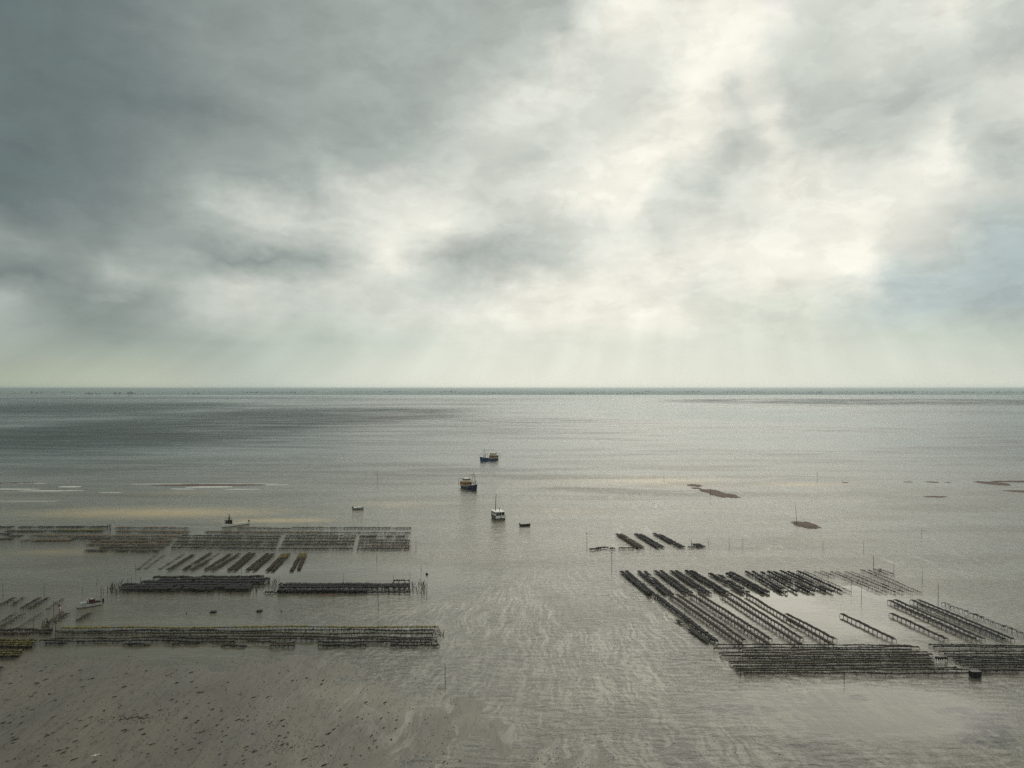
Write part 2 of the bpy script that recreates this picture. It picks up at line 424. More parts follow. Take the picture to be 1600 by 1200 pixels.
def flat_material():
    m = bpy.data.materials.new('wet_sand')
    m.use_nodes = True
    t = NT(m.node_tree)
    b = t.n['Principled BSDF']
    co = t.new('ShaderNodeTexCoord').outputs['Object']
    n = t.noise(t.mapping(co, rot=(0, 0, 0.5), scale=(1/14, 1/30, 1)), 1.0, 6, 0.6, 0.8)
    f = t.noise(t.mapping(co, rot=(0, 0, -0.6), scale=(1/0.9, 1/2.5, 1)), 1.0, 5, 0.65, 0.5)
    colr = t.ramp(n, [(0.3, (0.115, 0.098, 0.073)), (0.5, (0.155, 0.133, 0.100)), (0.72, (0.195, 0.168, 0.126))])
    ps = None
    for (px, py, wx, wy) in ((560, 1085, 200, 22), (650, 1108, 170, 26), (725, 1124, 110, 18), (930, 1153, 70, 9), (870, 1165, 90, 10)):
        x, y, _ = g(px, py)
        q = t.blob(co, x, y, wx*y/FOC, 1.4*wy*y*y/(CAM_H*FOC))
        ps = q if ps is None else t.math('MAXIMUM', ps, q)
    colr = t.mix(t.rng(t.math('MULTIPLY', ps, t.rng(n, 0.35, 0.6, 0.1, 1.0)), 0.0, 0.5), colr, (0.21, 0.182, 0.138, 1))
    sheen = t.rng(t.noise(t.mapping(co, rot=(0, 0, 0.2), scale=(1/9, 1/26, 1)), 1.0, 6, 0.65, 1.0), 0.5, 0.62)
    colr = t.mix(t.rng(f, 0.5, 0.7, 0, 0.6), colr, (0.05, 0.043, 0.034, 1))
    runnel = t.noise(t.mapping(co, rot=(0, 0, -0.95), scale=(1/0.7, 1/9, 1)), 1.0, 5, 0.6, 1.0)
    colr = t.mix(t.rng(runnel, 0.56, 0.66, 0, 0.55), colr, (0.062, 0.056, 0.047, 1))
    colr = t.mix(t.rng(runnel, 0.42, 0.34, 0, 0.35), colr, (0.23, 0.20, 0.155, 1))
    t.l.new(colr, b.inputs['Base Color'])
    t.l.new(t.math('MULTIPLY_ADD', sheen, -0.20, 0.48), b.inputs['Roughness'])
    bp = t.new('ShaderNodeBump')
    bp.inputs['Distance'].default_value = 0.12
    bp.inputs['Strength'].default_value = 0.5
    t.l.new(f, bp.inputs['Height'])
    t.l.new(bp.outputs[0], b.inputs['Normal'])
    MATS['wet_sand'] = m


def land_material():
    m = bpy.data.materials.new('polder_land')
    m.use_nodes = True
    t = NT(m.node_tree)
    b = t.n['Principled BSDF']
    co = t.new('ShaderNodeTexCoord').outputs['Object']
    n = t.noise(t.mapping(co, scale=(1/500, 1/900, 1)), 1.0, 4, 0.6)
    t.l.new(t.ramp(n, [(0.35, (0.20, 0.26, 0.25)), (0.6, (0.27, 0.33, 0.30)), (0.7, (0.38, 0.40, 0.34))]), b.inputs['Base Color'])
    b.inputs['Roughness'].default_value = 1.0
    b.inputs['Specular IOR Level'].default_value = 0.0
    MATS['polder_land'] = m


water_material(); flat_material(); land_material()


# ---------------------------------------------------------------- mesh helpers
class MB:
    def __init__(s): s.v = []; s.f = []

    def add(s, vs, fs):
        o = len(s.v)
        s.v += [tuple(p) for p in vs]
        s.f += [tuple(i + o for i in q) for q in fs]

    def box(s, x0, x1, y0, y1, z0, z1):
        s.add([(x0, y0, z0), (x1, y0, z0), (x1, y1, z0), (x0, y1, z0), (x0, y0, z1), (x1, y0, z1), (x1, y1, z1), (x0, y1, z1)],
              [(0, 3, 2, 1), (4, 5, 6, 7), (0, 1, 5, 4), (1, 2, 6, 5), (2, 3, 7, 6), (3, 0, 4, 7)])

    def tube(s, pts, rad, n=6, caps=True):
        pts = [Vector(p) for p in pts]
        if not isinstance(rad, (list, tuple)): rad = [rad]*len(pts)
        rings = []
        for i, p in enumerate(pts):
            d = (pts[min(i+1, len(pts)-1)] - pts[max(i-1, 0)]).normalized()
            a = d.cross(Vector((0, 0, 1)) if abs(d.z) < 0.9 else Vector((1, 0, 0))).normalized()
            c = d.cross(a)
            rings.append([p + (a*math.cos(2*PI*k/n) + c*math.sin(2*PI*k/n))*rad[i] for k in range(n)])
        vs = [q for r in rings for q in r]
        fs = [(i*n+k, i*n+(k+1) % n, (i+1)*n+(k+1) % n, (i+1)*n+k) for i in range(len(pts)-1) for k in range(n)]
        if caps:
            fs += [tuple(range(n-1, -1, -1)), tuple(range((len(pts)-1)*n, len(pts)*n))]
        s.add(vs, fs)

    def ball(s, c, r, seg=8, rings=5, sq=(1, 1, 1)):
        vs = [(c[0], c[1], c[2]-r*sq[2])]
        for i in range(1, rings):
            a = -PI/2 + PI*i/rings
            for k in range(seg):
                th = 2*PI*k/seg
                vs.append((c[0]+r*sq[0]*math.cos(a)*math.cos(th), c[1]+r*sq[1]*math.cos(a)*math.sin(th), c[2]+r*sq[2]*math.sin(a)))
        vs.append((c[0], c[1], c[2]+r*sq[2]))
        fs = [(0, 1+(k+1) % seg, 1+k) for k in range(seg)]
        for i in range(rings-2):
            for k in range(seg):
                fs.append((1+i*seg+k, 1+i*seg+(k+1) % seg, 1+(i+1)*seg+(k+1) % seg, 1+(i+1)*seg+k))
        top = len(vs)-1
        fs += [(1+(rings-2)*seg+k, 1+(rings-2)*seg+(k+1) % seg, top) for k in range(seg)]
        s.add(vs, fs)

    def build(s, name, mat, parent=None, smooth=False, loc=None):
        me = bpy.data.meshes.new(name)
        me.from_pydata(s.v, [], s.f)
        me.materials.append(mat if not isinstance(mat, str) else M(mat))
        if smooth:
            me.polygons.foreach_set('use_smooth', [True]*len(me.polygons))
        me.update()
        return link(name, me, parent, loc)


def link(name, me, parent=None, loc=None):
    o = bpy.data.objects.new(name, me)
    C.objects.link(o)
    if parent is not None: o.parent = parent
    if loc is not None: o.location = loc
    return o


def tag(o, label=None, cat=None, group=None, kind=None):
    for k, v in (('label', label), ('category', cat), ('group', group), ('kind', kind)):
        if v: o[k] = v
    return o


def empty(name, loc, rz=0.0):
    o = bpy.data.objects.new(name, None)
    C.objects.link(o)
    o.location = loc
    o.rotation_euler = (0, 0, rz)
    o.empty_display_size = 0.5
    return o


UNITS = 'zeroth first second third fourth fifth sixth seventh eighth ninth tenth eleventh twelfth thirteenth fourteenth fifteenth sixteenth seventeenth eighteenth nineteenth twentieth'.split()


def nth(n):
    if n <= 20: return UNITS[n]
    t = {2: 'twenty', 3: 'thirty', 4: 'forty'}[n//10]
    if n % 10 == 0: return {30: 'thirtieth', 40: 'fortieth'}[n]
    return t + '-' + UNITS[n % 10]


# value noise in numpy for terrain
_rs = np.random.RandomState(5)
_LAT = _rs.rand(256, 256)


def vnoise(x, y):
    xi = np.floor(x).astype(int); yi = np.floor(y).astype(int)
    fx = x - xi; fy = y - yi
    fx = fx*fx*(3-2*fx); fy = fy*fy*(3-2*fy)
    A = _LAT[xi % 256, yi % 256]; B = _LAT[(xi+1) % 256, yi % 256]
    Cc = _LAT[xi % 256, (yi+1) % 256]; D = _LAT[(xi+1) % 256, (yi+1) % 256]
    return (A*(1-fx)+B*fx)*(1-fy) + (Cc*(1-fx)+D*fx)*fy


def fbm(x, y, o=5):
    s = 0; a = 0.5
    for _ in range(o):
        s = s + a*vnoise(x, y)
        x = x*2.03 + 17.3; y = y*2.01 + 5.1; a *= 0.5
    return s


# ---------------------------------------------------------------- water, land, flats, haze
FAR = 60000.0
mb = MB()
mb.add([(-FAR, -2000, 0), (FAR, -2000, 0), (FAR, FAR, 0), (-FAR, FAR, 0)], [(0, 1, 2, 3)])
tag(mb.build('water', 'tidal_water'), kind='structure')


def grid_mesh(name, xs, ys, Z, mat, keep=None, smooth=True):
    nx, ny = len(xs), len(ys)
    X, Y = np.meshgrid(xs, ys)
    V = np.stack([X.ravel(), Y.ravel(), Z.ravel()], 1)
    i = np.arange((ny-1)*(nx-1))
    a = (i//(nx-1))*nx + i % (nx-1)
    F = np.stack([a, a+1, a+nx+1, a+nx], 1)
    if keep is not None:
        F = F[keep[F].any(axis=1)]
        used = np.unique(F)
        re = -np.ones(len(V), int); re[used] = np.arange(len(used))
        V = V[used]; F = re[F]
    me = bpy.data.meshes.new(name)
    me.from_pydata(V.tolist(), [], F.tolist())
    me.materials.append(M(mat))
    if smooth: me.polygons.foreach_set('use_smooth', [True]*len(me.polygons))
    me.update()
    return link(name, me)


# the far shore: a low polder coast 7 km off
xs = np.concatenate([np.linspace(-40000, -9000, 40), np.linspace(-8900, 8900, 260), np.linspace(9000, 40000, 40)])
ys = np.array([6600, 6700, 6800, 6900, 7000, 7100, 7200, 7300, 7400, 7600, 8000, 9000, 11000, 14000, 18000, 24000, 32000, 42000, 55000.0])
X, Y = np.meshgrid(xs, ys)
coast = 7000 + 500*(fbm(X/1500+40, X*0+3.3, 4) - 0.47) - 150*np.exp(-((X+2600)/1500)**2)
Z = np.clip((Y - coast)/60, -1, 1)*2.2 + np.clip((Y-8500)/2500, 0, 1)*9*fbm(X/4000+9, Y/9000, 3) + np.clip((Y-14000)/20000, 0, 1)*16
tag(grid_mesh('land', xs, ys, Z, 'polder_land', keep=(Z > -1.5).ravel()), kind='structure')


def wood(name, x0, x1, y, dy, h, seed, step=14):
    """a belt of far trees: hundreds of small uneven crowns, each a few faces"""
    r = random.Random(seed)
    mb = MB()
    n = int((x1-x0)/step)
    for k in range(n):
        if math.sin(k*0.21 + seed*1.7) + 0.8*math.sin(k*0.063 + seed) + r.uniform(-.7, .7) < -.35: continue
        x = x0 + (x1-x0)*(k + r.random())/n
        yy = y + dy*r.random()
        hh = 1.2*h*r.uniform(0.4, 1.0)*(1 + .35*math.sin(k*0.13 + seed*2.1))
        rr = hh*r.uniform(0.35, 0.6)
        mb.ball((x, yy, hh*0.55 + 1.5), rr, 6, 4, (1, 1, hh*0.5/rr))
    return tag(mb.build(name, 'far_leaves'), kind='stuff')


def px_x(px, d): return (px-800)*d/FOC


for (a, b_, d, h, sd_) in ((124, 150, 7150, 17, 1), (150, 178, 7180, 19, 2), (181, 203, 7180, 19, 3), (206, 212, 7150, 15, 4), (216, 232, 7150, 13, 5), (236, 245, 7200, 14, 6),
                           (288, 308, 7300, 14, 7), (-10, 60, 8000, 16, 8), (62, 122, 9500, 15, 9), (310, 480, 9000, 14, 10), (700, 800, 8400, 11, 11), (880, 1010, 7600, 13, 12),
                           (1010, 1200, 9800, 18, 13), (1240, 1420, 8200, 17, 14), (1400, 1610, 9000, 18, 15), (480, 720, 10500, 15, 16)):
    wood('far_wood', px_x(a, d), px_x(b_, d), d, 120, h, sd_, step=(9 if b_-a < 40 else 13))

for i, (px, d, h, what) in enumerate(((1228, 8200, 60, 'left'), (1284, 8300, 61, 'right'))):
    mb = MB()
    mb.tube([(0, 0, 0), (0, 0, h*0.6), (0, 0, h)], [2.2, 1.6, 0.7], 6)
    root = empty('radio_mast', (px_x(px, d), d, 2))
    tag(root, 'thin pale mast on the hazy far shore, %s of the pair at the right' % what, 'mast', 'masts on the far shore')
    mb.build('mast_tube', 'grey_paint', root)
    m2 = MB(); m2.box(-2.6, 2.6, -2.6, 2.6, h*0.58, h*0.62)
    m2.build('platform', 'grey_paint', root)
root = empty('church_tower', (px_x(705, 7900), 7900, 2))
tag(root, 'tiny church tower with a pointed spire on the hazy far shore', 'church tower')
mb = MB(); mb.box(-5, 5, -5, 5, 0, 30); mb.build('tower', 'far_brick', root)
mb = MB(); mb.add([(-5.3, -5.3, 30), (5.3, -5.3, 30), (5.3, 5.3, 30), (-5.3, 5.3, 30), (0, 0, 56)], [(0, 1, 4), (1, 2, 4), (2, 3, 4), (3, 0, 4), (0, 3, 2, 1)])
mb.build('spire', 'grey_paint', root)

# the flat in the near foreground: barely above the tide
PTS = [(0, 1060, 1), (100, 1100, 1), (-100, 1100, 1), (200, 1150, 1), (300, 1190, 1), (400, 1110, 1), (300, 1065, .8), (150, 1045, .55), (0, 1040, .4), (500, 1095, .9),
       (600, 1108, .8), (690, 1123, .75), (750, 1130, .6), (930, 1152, .35), (890, 1162, .3), (700, 1135, .4), (540, 1180, .55), (640, 1150, .4), (440, 1190, .8), (650, 1195, .0), (-100, 1200, 1), (100, 1200, 1),
       (480, 1050, .15), (560, 1060, .1), (400, 1050, .3), (620, 1070, .0), (680, 1072, .1),
       (600, 1030, -1), (700, 1040, -1), (800, 1100, -1), (900, 1130, -.7), (720, 1090, -.6), (400, 1022, -.7), (200, 1016, -.6), (60, 1020, -.4), (300, 1012, -1), (1000, 1180, -.7), (740, 1165, -.5),
       (700, 1180, -.3), (820, 1140, -.5), (1050, 1100, -1), (860, 1162, .2), (890, 1150, .0), (930, 1180, .12), (800, 1192, .0), (850, 1200, .1), (960, 1200, .05), (760, 1200, 0), (1100, 1190, -.4), (1200, 1150, -.8), (1200, 1200, -.5),
       (1300, 1100, -1), (1400, 1150, -.8), (1400, 1200, -.6), (1500, 1130, -.6), (1600, 1085, -1), (1560, 1180, -1), (1600, 1200, -1), (1700, 1110, -1), (1550, 1060, -1), (1650, 1050, -1), (1450, 1060, -1)]
xs = np.arange(-150, 110, 0.5); ys = np.arange(60, 181, 0.5)
X, Y = np.meshgrid(xs, ys)
num = np.zeros_like(X); den = np.full_like(X, 1e-9)
for (px, py, v) in PTS:
    x, y, _ = g(px, py)
    s = 6.5
    wgt = np.exp(-(((X-x)/s)**2 + ((Y-y)/(s*1.2))**2)*0.5) + 1e-4/(1+((X-x)**2+(Y-y)**2)/80)
    num += wgt*v; den += wgt
FLD = num/den + 1.35*(fbm(X/7+3, Y/11+8, 6) - 0.49)
Zf = np.clip(FLD, -0.6, 1.2)*0.11
tag(grid_mesh('mudflat', xs, ys, Zf, 'wet_sand', keep=(Zf > -0.02).ravel()), kind='structure')


def flat_h(x, y):
    i = int(round((y-60)/0.5)); j = int(round((x+150)/0.5))
    if 0 <= i < Zf.shape[0] and 0 <= j < Zf.shape[1]: return float(Zf[i, j])
    return -1.0


def sandbank(px0, px1, py0, py1, h=0.35, seed=0, mat='sand_brown', skew=0.0, name='sandbank', kind='structure', f=1.0):
    x0, _, _ = g(px0, (py0+py1)/2); x1, _, _ = g(px1, (py0+py1)/2)
    _, yn, _ = g(0, py1); _, yf, _ = g(0, py0)
    xs = np.linspace(x0-2, x1+2, 70); ys = np.linspace(yn-1, yf+1, 50)
    X, Y = np.meshgrid(xs, ys)
    u = (X-(x0+x1)/2)/((x1-x0)/2); v = (Y-(yn+yf)/2)/((yf-yn)/2)
    v = v + skew*u
    Lx = (x1-x0)/5.0/f; Ly = (yf-yn)/2.4/f
    F = 1.0 - u*u - v*v*0.9 + 1.5*(fbm(X/Lx+seed*7.7, Y/Ly+seed*3.1, 5)-0.5)
    edge = np.clip((1.05-np.abs(u))*6, 0, 1)*np.clip((1.25-np.abs(v))*6, 0, 1)
    Z = np.where(F > 0, np.minimum(F, 0.8)*h, F*h)*edge - (1-edge)*0.3
    return tag(grid_mesh(name, xs, ys, Z, mat, keep=(Z > -0.03).ravel()), kind=kind)


for i, a in enumerate(((1073, 1097, 756.5, 760.5, .3, 1, .1), (1079, 1096, 761.5, 764, .15, 2), (1094, 1130, 764.5, 771.5, .4, 3, .35), (1110, 1152, 769.5, 778, .4, 4, .3),
                       (1241, 1279, 815, 826, .5, 5, .0), (1530, 1574, 752, 758.5, .4, 7, .4), (1545, 1640, 751.2, 753.6, .4, 8), (1572, 1625, 766, 770, .2, 9, .5),
                       (1442, 1482, 775, 777.4, .2, 10), (1412, 1426, 752.5, 753.8, .15, 11), (1446, 1468, 752.2, 754.2, .15, 12), (1476, 1486, 753, 754.2, .1, 13), (1314, 1326, 753, 754.4, .1, 14),
                       (226, 425, 756.3, 759.2, .25, 15), (-20, 62, 753.8, 755.6, .2, 16), (496, 528, 926.5, 931.5, .2, 17))):
    sandbank(*a[:5], seed=a[5], skew=(a[6] if len(a) > 6 else 0.0), f=2.0)
# thin broken foam lines where the shoals break the swell
for i, (px0, px1, py, t) in enumerate(((200, 440, 756.2, .8), (-20, 70, 755.2, .7), (-20, 60, 764.2, 1.0), (30, 130, 766.8, .9), (98, 120, 760.5, 1.4), (55, 90, 767.4, .6), (295, 360, 760.8, 1.6), (355, 400, 764.5, .8),
                                       (270, 300, 764, .8), (420, 445, 757.5, .7), (160, 185, 769.5, .6), (0, 90, 783, .5))):
    sandbank(px0-8, px1+8, py-t*.75, py+t*.75, .05, 30+i, 'foam_white', 0.35*(i % 3-1), 'foam_line', 'stuff', f=5.0)

# haze: pale even air over the whole bay
hm = bpy.data.materials.new('haze_air')
hm.use_nodes = True
ht = NT(hm.node_tree)
ht.n.clear()
pv = ht.new('ShaderNodeVolumePrincipled')
pv.inputs['Color'].default_value = (0.86, 0.97, 1.0, 1)
pv.inputs['Density'].default_value = 0.00008
pv.inputs['Anisotropy'].default_value = 0.72
ho = ht.new('ShaderNodeOutputMaterial')
ht.l.new(pv.outputs[0], ho.inputs['Volume'])
mb = MB(); mb.box(-FAR-500, FAR+500, -2500, FAR+500, -3.0, 68.0)
MATS['haze_air'] = hm
tag(mb.build('haze', 'haze_air'), kind='stuff')


# ---------------------------------------------------------------- oyster racks
def bend(rr, n, amp):
    """small side and height deviations along a rack that was set up by hand"""
    p1, p2 = rr.uniform(0, 6.3), rr.uniform(0, 6.3)
    k1, k2 = rr.uniform(1.0, 2.6), rr.uniform(3, 6)
    return [amp*(math.sin(p1 + k1*2*PI*i/n)*0.6 + math.sin(p2 + k2*2*PI*i/n)*0.4) for i in range(n+1)]


LEG = {}


def trestle_mesh(W, H):
    key = (W, H)
    if key not in LEG:
        mb = MB()
        t = 0.035
        mb.box(-t, t, -W/2-t, -W/2+t, -0.45, H)
        mb.box(-t, t, W/2-t, W/2+t, -0.45, H)
        mb.box(-t, t, -W/2+t, W/2-t, H-0.09, H-0.01)
        me = bpy.data.meshes.new('trestle')
        me.from_pydata(mb.v, [], mb.f); me.materials.append(M('rusty_steel')); me.update()
        LEG[key] = me
    return LEG[key]


def rack(px0, py0, px1, py1, label, group, H=0.65, W=0.85, bay=1.8, bag='brown_bag', fill=1.0, fringe=0.0, single=False,
         amp=0.10, weed=None, weed_to=0.0, weed_part='weed_cover', thick=0.13, name='oyster_rack', fr_mat='black_weed', seed=None):
    a = Vector(g(px0, py0, H)); b = Vector(g(px1, py1, H))
    d = b - a
    L = math.hypot(d.x, d.y)
    rr = random.Random(seed if seed is not None else int(px0*131 + py0*977 + px1*17))
    mid = (a+b)/2
    root = empty(name, (mid.x, mid.y, 0), math.atan2(d.y, d.x))
    tag(root, label, 'oyster rack', group)
    n = max(2, int(round(L/bay)))
    sy, sz = bend(rr, n, amp), bend(rr, n, amp*0.55)
    xs = [-L/2 + L*i/n for i in range(n+1)]
    # two long bars
    for s in (-1, 1):
        mb = MB()
        mb.tube([(x, s*W*0.36+dy, H+dz) for x, dy, dz in zip(xs, sy, sz)], 0.05, 4)
        mb.build('rail', 'rusty_steel', root)
    # trestles
    if single:
        me = trestle_mesh(W, H)
        for i in range(n+1):
            o = link('trestle', me, root, (xs[i] + rr.uniform(-.12, .12), sy[i], sz[i]))
            o.rotation_euler = (rr.uniform(-.05, .05), rr.uniform(-.06, .06), rr.uniform(-.08, .08))
    else:
        mb = MB()
        for i in range(n+1):
            for s in (-1, 1):
                lx = xs[i] + rr.uniform(-.15, .15)
                t = 0.03 if py0 > 960 else 0.045
                top = (lx + rr.uniform(-.08, .08), s*W*0.42 + sy[i])
                mb.tube([(lx, s*W*0.45 + sy[i], -0.4), (top[0], top[1], H + sz[i] - 0.03)], t, 4, False)
            mb.box(xs[i]-.04, xs[i]+.04, sy[i]-W*0.42, sy[i]+W*0.42, H+sz[i]-0.11, H+sz[i]-0.03)
        tag(mb.build('trestle_row', 'rusty_steel', root), kind='stuff')
    # mesh bags of oysters lying across the bars
    if fill > 0:
        mb = MB()
        nb = int(L/0.62)
        gap = 0
        for k in range(nb):
            if gap > 0: gap -= 1; continue
            if rr.random() > fill:
                gap = rr.choice((0, 1, 2, 4)); continue
            x = -L/2 + L*(k+0.5)/nb
            q = (x + L/2)/L*n; i = min(n-1, int(q)); f = q-i
            dy = sy[i]*(1-f)+sy[i+1]*f; dz = sz[i]*(1-f)+sz[i+1]*f
            w2 = W*0.5*rr.uniform(0.88, 1.12); l2 = 0.31*rr.uniform(0.8, 1.0); th = thick*rr.uniform(0.6, 1.35)
            dy += rr.uniform(-.05, .05); z0 = H + dz + 0.03
            j = [rr.uniform(-.04, .04) for _ in range(8)]
            c = 0.72
            mb.add([(x-l2+j[0], dy-w2, z0), (x+l2+j[1], dy-w2, z0), (x+l2, dy+w2+j[2], z0), (x-l2, dy+w2+j[3], z0),
                    (x-l2*c, dy-w2*.86, z0+th+j[4]*.6), (x+l2*c, dy-w2*.86, z0+th+j[5]*.6), (x+l2*c, dy+w2*.86, z0+th+j[6]*.6), (x-l2*c, dy+w2*.86, z0+th+j[7]*.6)],
                   [(0, 3, 2, 1), (4, 5, 6, 7), (0, 1, 5, 4), (1, 2, 6, 5), (2, 3, 7, 6), (3, 0, 4, 7)])
        if mb.f: tag(mb.build('bag_row', bag, root), kind='stuff')
    if fringe > 0:
        mb = MB()
        for k in range(int(L*fringe*2.4)):
            x = rr.uniform(-L/2, L/2)
            q = (x + L/2)/L*n; i = min(n-1, int(q))
            y = sy[i] + rr.choice((-1, 1))*W*rr.uniform(0.25, 0.52)
            z1 = H + sz[i] + rr.uniform(-.02, .08); ln = H*rr.uniform(0.3, 1.0); r = rr.uniform(.06, .16)
            mb.add([(x-r, y-r*.6, z1), (x+r, y-r*.6, z1), (x+r, y+r*.6, z1), (x-r, y+r*.6, z1), (x+rr.uniform(-.05, .05), y, z1-ln)],
                   [(0, 1, 2, 3), (0, 4, 1), (1, 4, 2), (2, 4, 3), (3, 4, 0)])
        tag(mb.build('weed_fringe', fr_mat, root), kind='stuff')
    if weed:
        mb = MB()
        for k in range(int(L*7*max(0.02, weed_to or 1))):
            x = rr.uniform(-L/2, -L/2 + L*(weed_to or 1)) if not weed_to or weed_to > 0 else 0
            q = (x + L/2)/L*n; i = max(0, min(n-1, int(q)))
            y = sy[i] + rr.uniform(-.46, .46)*W
            r = rr.uniform(.10, .26); z = H + sz[i] + 0.03 + thick*0.8
            mb.ball((x, y, z), r, 5, 3, (1, 1, .38))
        tag(mb.build(weed_part, weed, root), kind='stuff')
    return root


# far right field: black, bag-laden racks slanting towards the channel
GF = 'black racks in the slanting far right field'
FARR = [(970.5, 892.5, 1014, 928), (978.5, 892, 1021, 928), (998, 892.5, 1041, 928), (1008, 893, 1050, 929), (1024, 892, 1072, 927), (1033, 892, 1081, 927),
        (1049, 892, 1101, 927), (1057, 892, 1109, 927), (1072, 892, 1130, 927), (1080, 892, 1139, 927), (1109, 896, 1160, 926), (1121, 897, 1169, 926),
        (1136, 896, 1193, 926), (1141.5, 894, 1201, 926), (1165, 893, 1223, 926), (1176, 893, 1229, 926), (1190, 894, 1245, 925), (1200, 893, 1264, 925),
        (1208, 893, 1272, 924.5), (1220, 892, 1289, 924), (1231, 893, 1300, 925), (1246, 892, 1315, 924)]
for i, a in enumerate(FARR):
    dense = 0.55 if i < 4 else (1.0 if i < 8 else 1.7)
    if i >= 19: dense = 0.7
    rack(*a, '%s from the left of the black racks slanting across the far right field' % nth(i+1), GF, H=0.45, W=1.15 if i < 14 else 0.8, bay=1.5,
         bag='black_bag', fill=0.97, fringe=dense*1.2, thick=0.3 if i > 7 else .22)
GO = 'bare racks at the right end of the far right field'
OPEN = [(1257, 892, 1328, 924), (1273, 893, 1294, 900), (1283, 892, 1303, 900), (1299, 893, 1375, 925), (1307, 893, 1384, 925), (1321, 893, 1399, 925),
        (1331, 893, 1410, 925), (1346, 890, 1425, 925), (1356, 890, 1438, 925), (1366, 889, 1386, 897), (1374, 889, 1396, 897)]
for i, a in enumerate(OPEN):
    rack(*a, '%s from the left of the thin bare racks right of the black far field' % nth(i+1), GO, H=0.5, W=0.7, bay=2.0,
         bag='black_bag', fill=(0.55 if i >= 9 else 0.12 + 0.04*(i % 3)), fringe=0.10, amp=.14)

# near right field: long racks with brown tops over calm water
GN = 'long racks in the slanting near right field'
NEAR = [((1058, 969, 1106, 1004), 'half-sunken black rack along the left edge of the near right field', dict(H=0.30, fill=.85, fringe=1.3, bag='black_bag')),
        ((1024, 929, 1119, 1002), 'leftmost long rack of the near right field, covered thick and black with a brown edge', dict(H=0.6, W=1.25, fringe=2.6, bag='black_bag', thick=.25, single=False)),
        ((1046, 929, 1157, 1006), 'brown-topped rack on the left side of the first open pair in the near right field', {}),
        ((1057, 928, 1163, 1000), 'brown-topped rack on the right side of the first open pair in the near right field', {}),
        ((1078, 928, 1201, 1007), 'rack on the left side of the second pair in the near right field', dict(fringe=.3)),
        ((1092, 928, 1204, 998.5), 'rack on the right side of the second pair, its legs standing clear of calm water', {}),
        ((1127, 928, 1250, 1007), 'rack on the left side of the third pair in the near right field', {}),
        ((1140, 927, 1252, 997.5), 'rack on the right side of the third pair in the near right field', {}),
        ((1165, 927, 1298, 1006), 'long rack on the left side of the fourth pair, longest of its field', {}),
        ((1229, 959, 1304, 998), 'short rack on the right side of the fourth pair in the near right field', {}),
        ((1315, 959, 1397, 998.5), 'single rack standing alone in open water between the two near right fields', {}),
        ((1392, 958, 1478, 998), 'short rack at the near left side of the far-right group of long racks', {}),
        ((1389, 938, 1522, 998), 'left rack of the first long pair near the right edge of the photo', dict(bag='black_bag')),
        ((1399, 937.5, 1536, 997.5), 'right rack of the first long pair near the right edge of the photo', dict(bag='black_bag')),
        ((1424.5, 937.5, 1569, 998), 'left rack of the second long pair near the right edge of the photo', dict(bag='black_bag')),
        ((1435, 937, 1581.5, 998), 'right rack of the second long pair near the right edge of the photo', dict(bag='black_bag')),
        ((1473, 940.5, 1612, 995), 'sagging bare rack with few bags, rightmost of the slanting racks', dict(fill=.25, fringe=.25, amp=.22, bag='black_bag'))]
for a, lab, kw in NEAR:
    k = dict(H=0.70, W=1.05, bay=1.75, bag='brown_bag', fill=1.0, single=True, thick=.14, amp=.11)
    k.update(kw)
    rack(*a, lab, GN, **k)

# rows laid across the view in the lower right corner
GH = 'rows of racks across the lower right'
HROW = [(1120, 1007, 1424, 1008.5), (1115, 1012.5, 1436, 1011), (1160, 1016, 1424, 1014.5), (1124, 1020, 1450, 1019), (1127, 1024, 1457, 1022), (1160, 1026.5, 1452, 1025),
        (1166, 1029.5, 1458, 1029), (1139, 1034, 1455, 1031.5), (1142, 1037, 1459, 1034), (1146, 1041, 1460, 1038.5), (1150, 1045, 1495, 1043), (1152, 1048, 1590, 1046), (1163, 1051.5, 1516, 1052)]
for i, a in enumerate(HROW):
    rack(*a, '%s from the back of the long dark rack rows across the lower right' % nth(i+1), GH, H=0.46, W=0.46, bay=3.0,
         bag=('brown_bag', 'black_bag', 'black_bag', 'olive_bag')[i % 4], fill=0.96, fringe=(.0, .35, .1, .0)[i % 4], amp=.17, thick=.14)
GR_ = 'rows of racks at the right edge'
RROW = [(1452, 1007.5, 1640, 1009.5), (1458, 1010.5, 1640, 1011.5), (1468, 1018, 1640, 1018), (1476, 1021.5, 1640, 1022), (1480, 1026, 1640, 1026), (1490, 1028.5, 1640, 1029),
        (1493, 1031.5, 1640, 1032), (1500, 1035, 1640, 1035.5), (1505, 1039, 1640, 1039), (1516, 1042.5, 1640, 1042), (1534, 1048.5, 1602, 1047.5)]
for i, a in enumerate(RROW):
    rack(*a, '%s from the back of the dark rack rows running off the right edge' % nth(i+1), GR_, H=0.46, W=0.46, bay=3.0,
         bag='black_bag', fill=0.97, fringe=.15, amp=.17, thick=.14)
rack(1461.5, 1028.5, 1480.5, 1028.8, 'stubby rack stacked with black crates in the gap between the two row blocks', 'rows of racks at the right edge', H=0.75, W=0.7, bay=1.2, bag='black_bag', fringe=2.2, thick=.25)

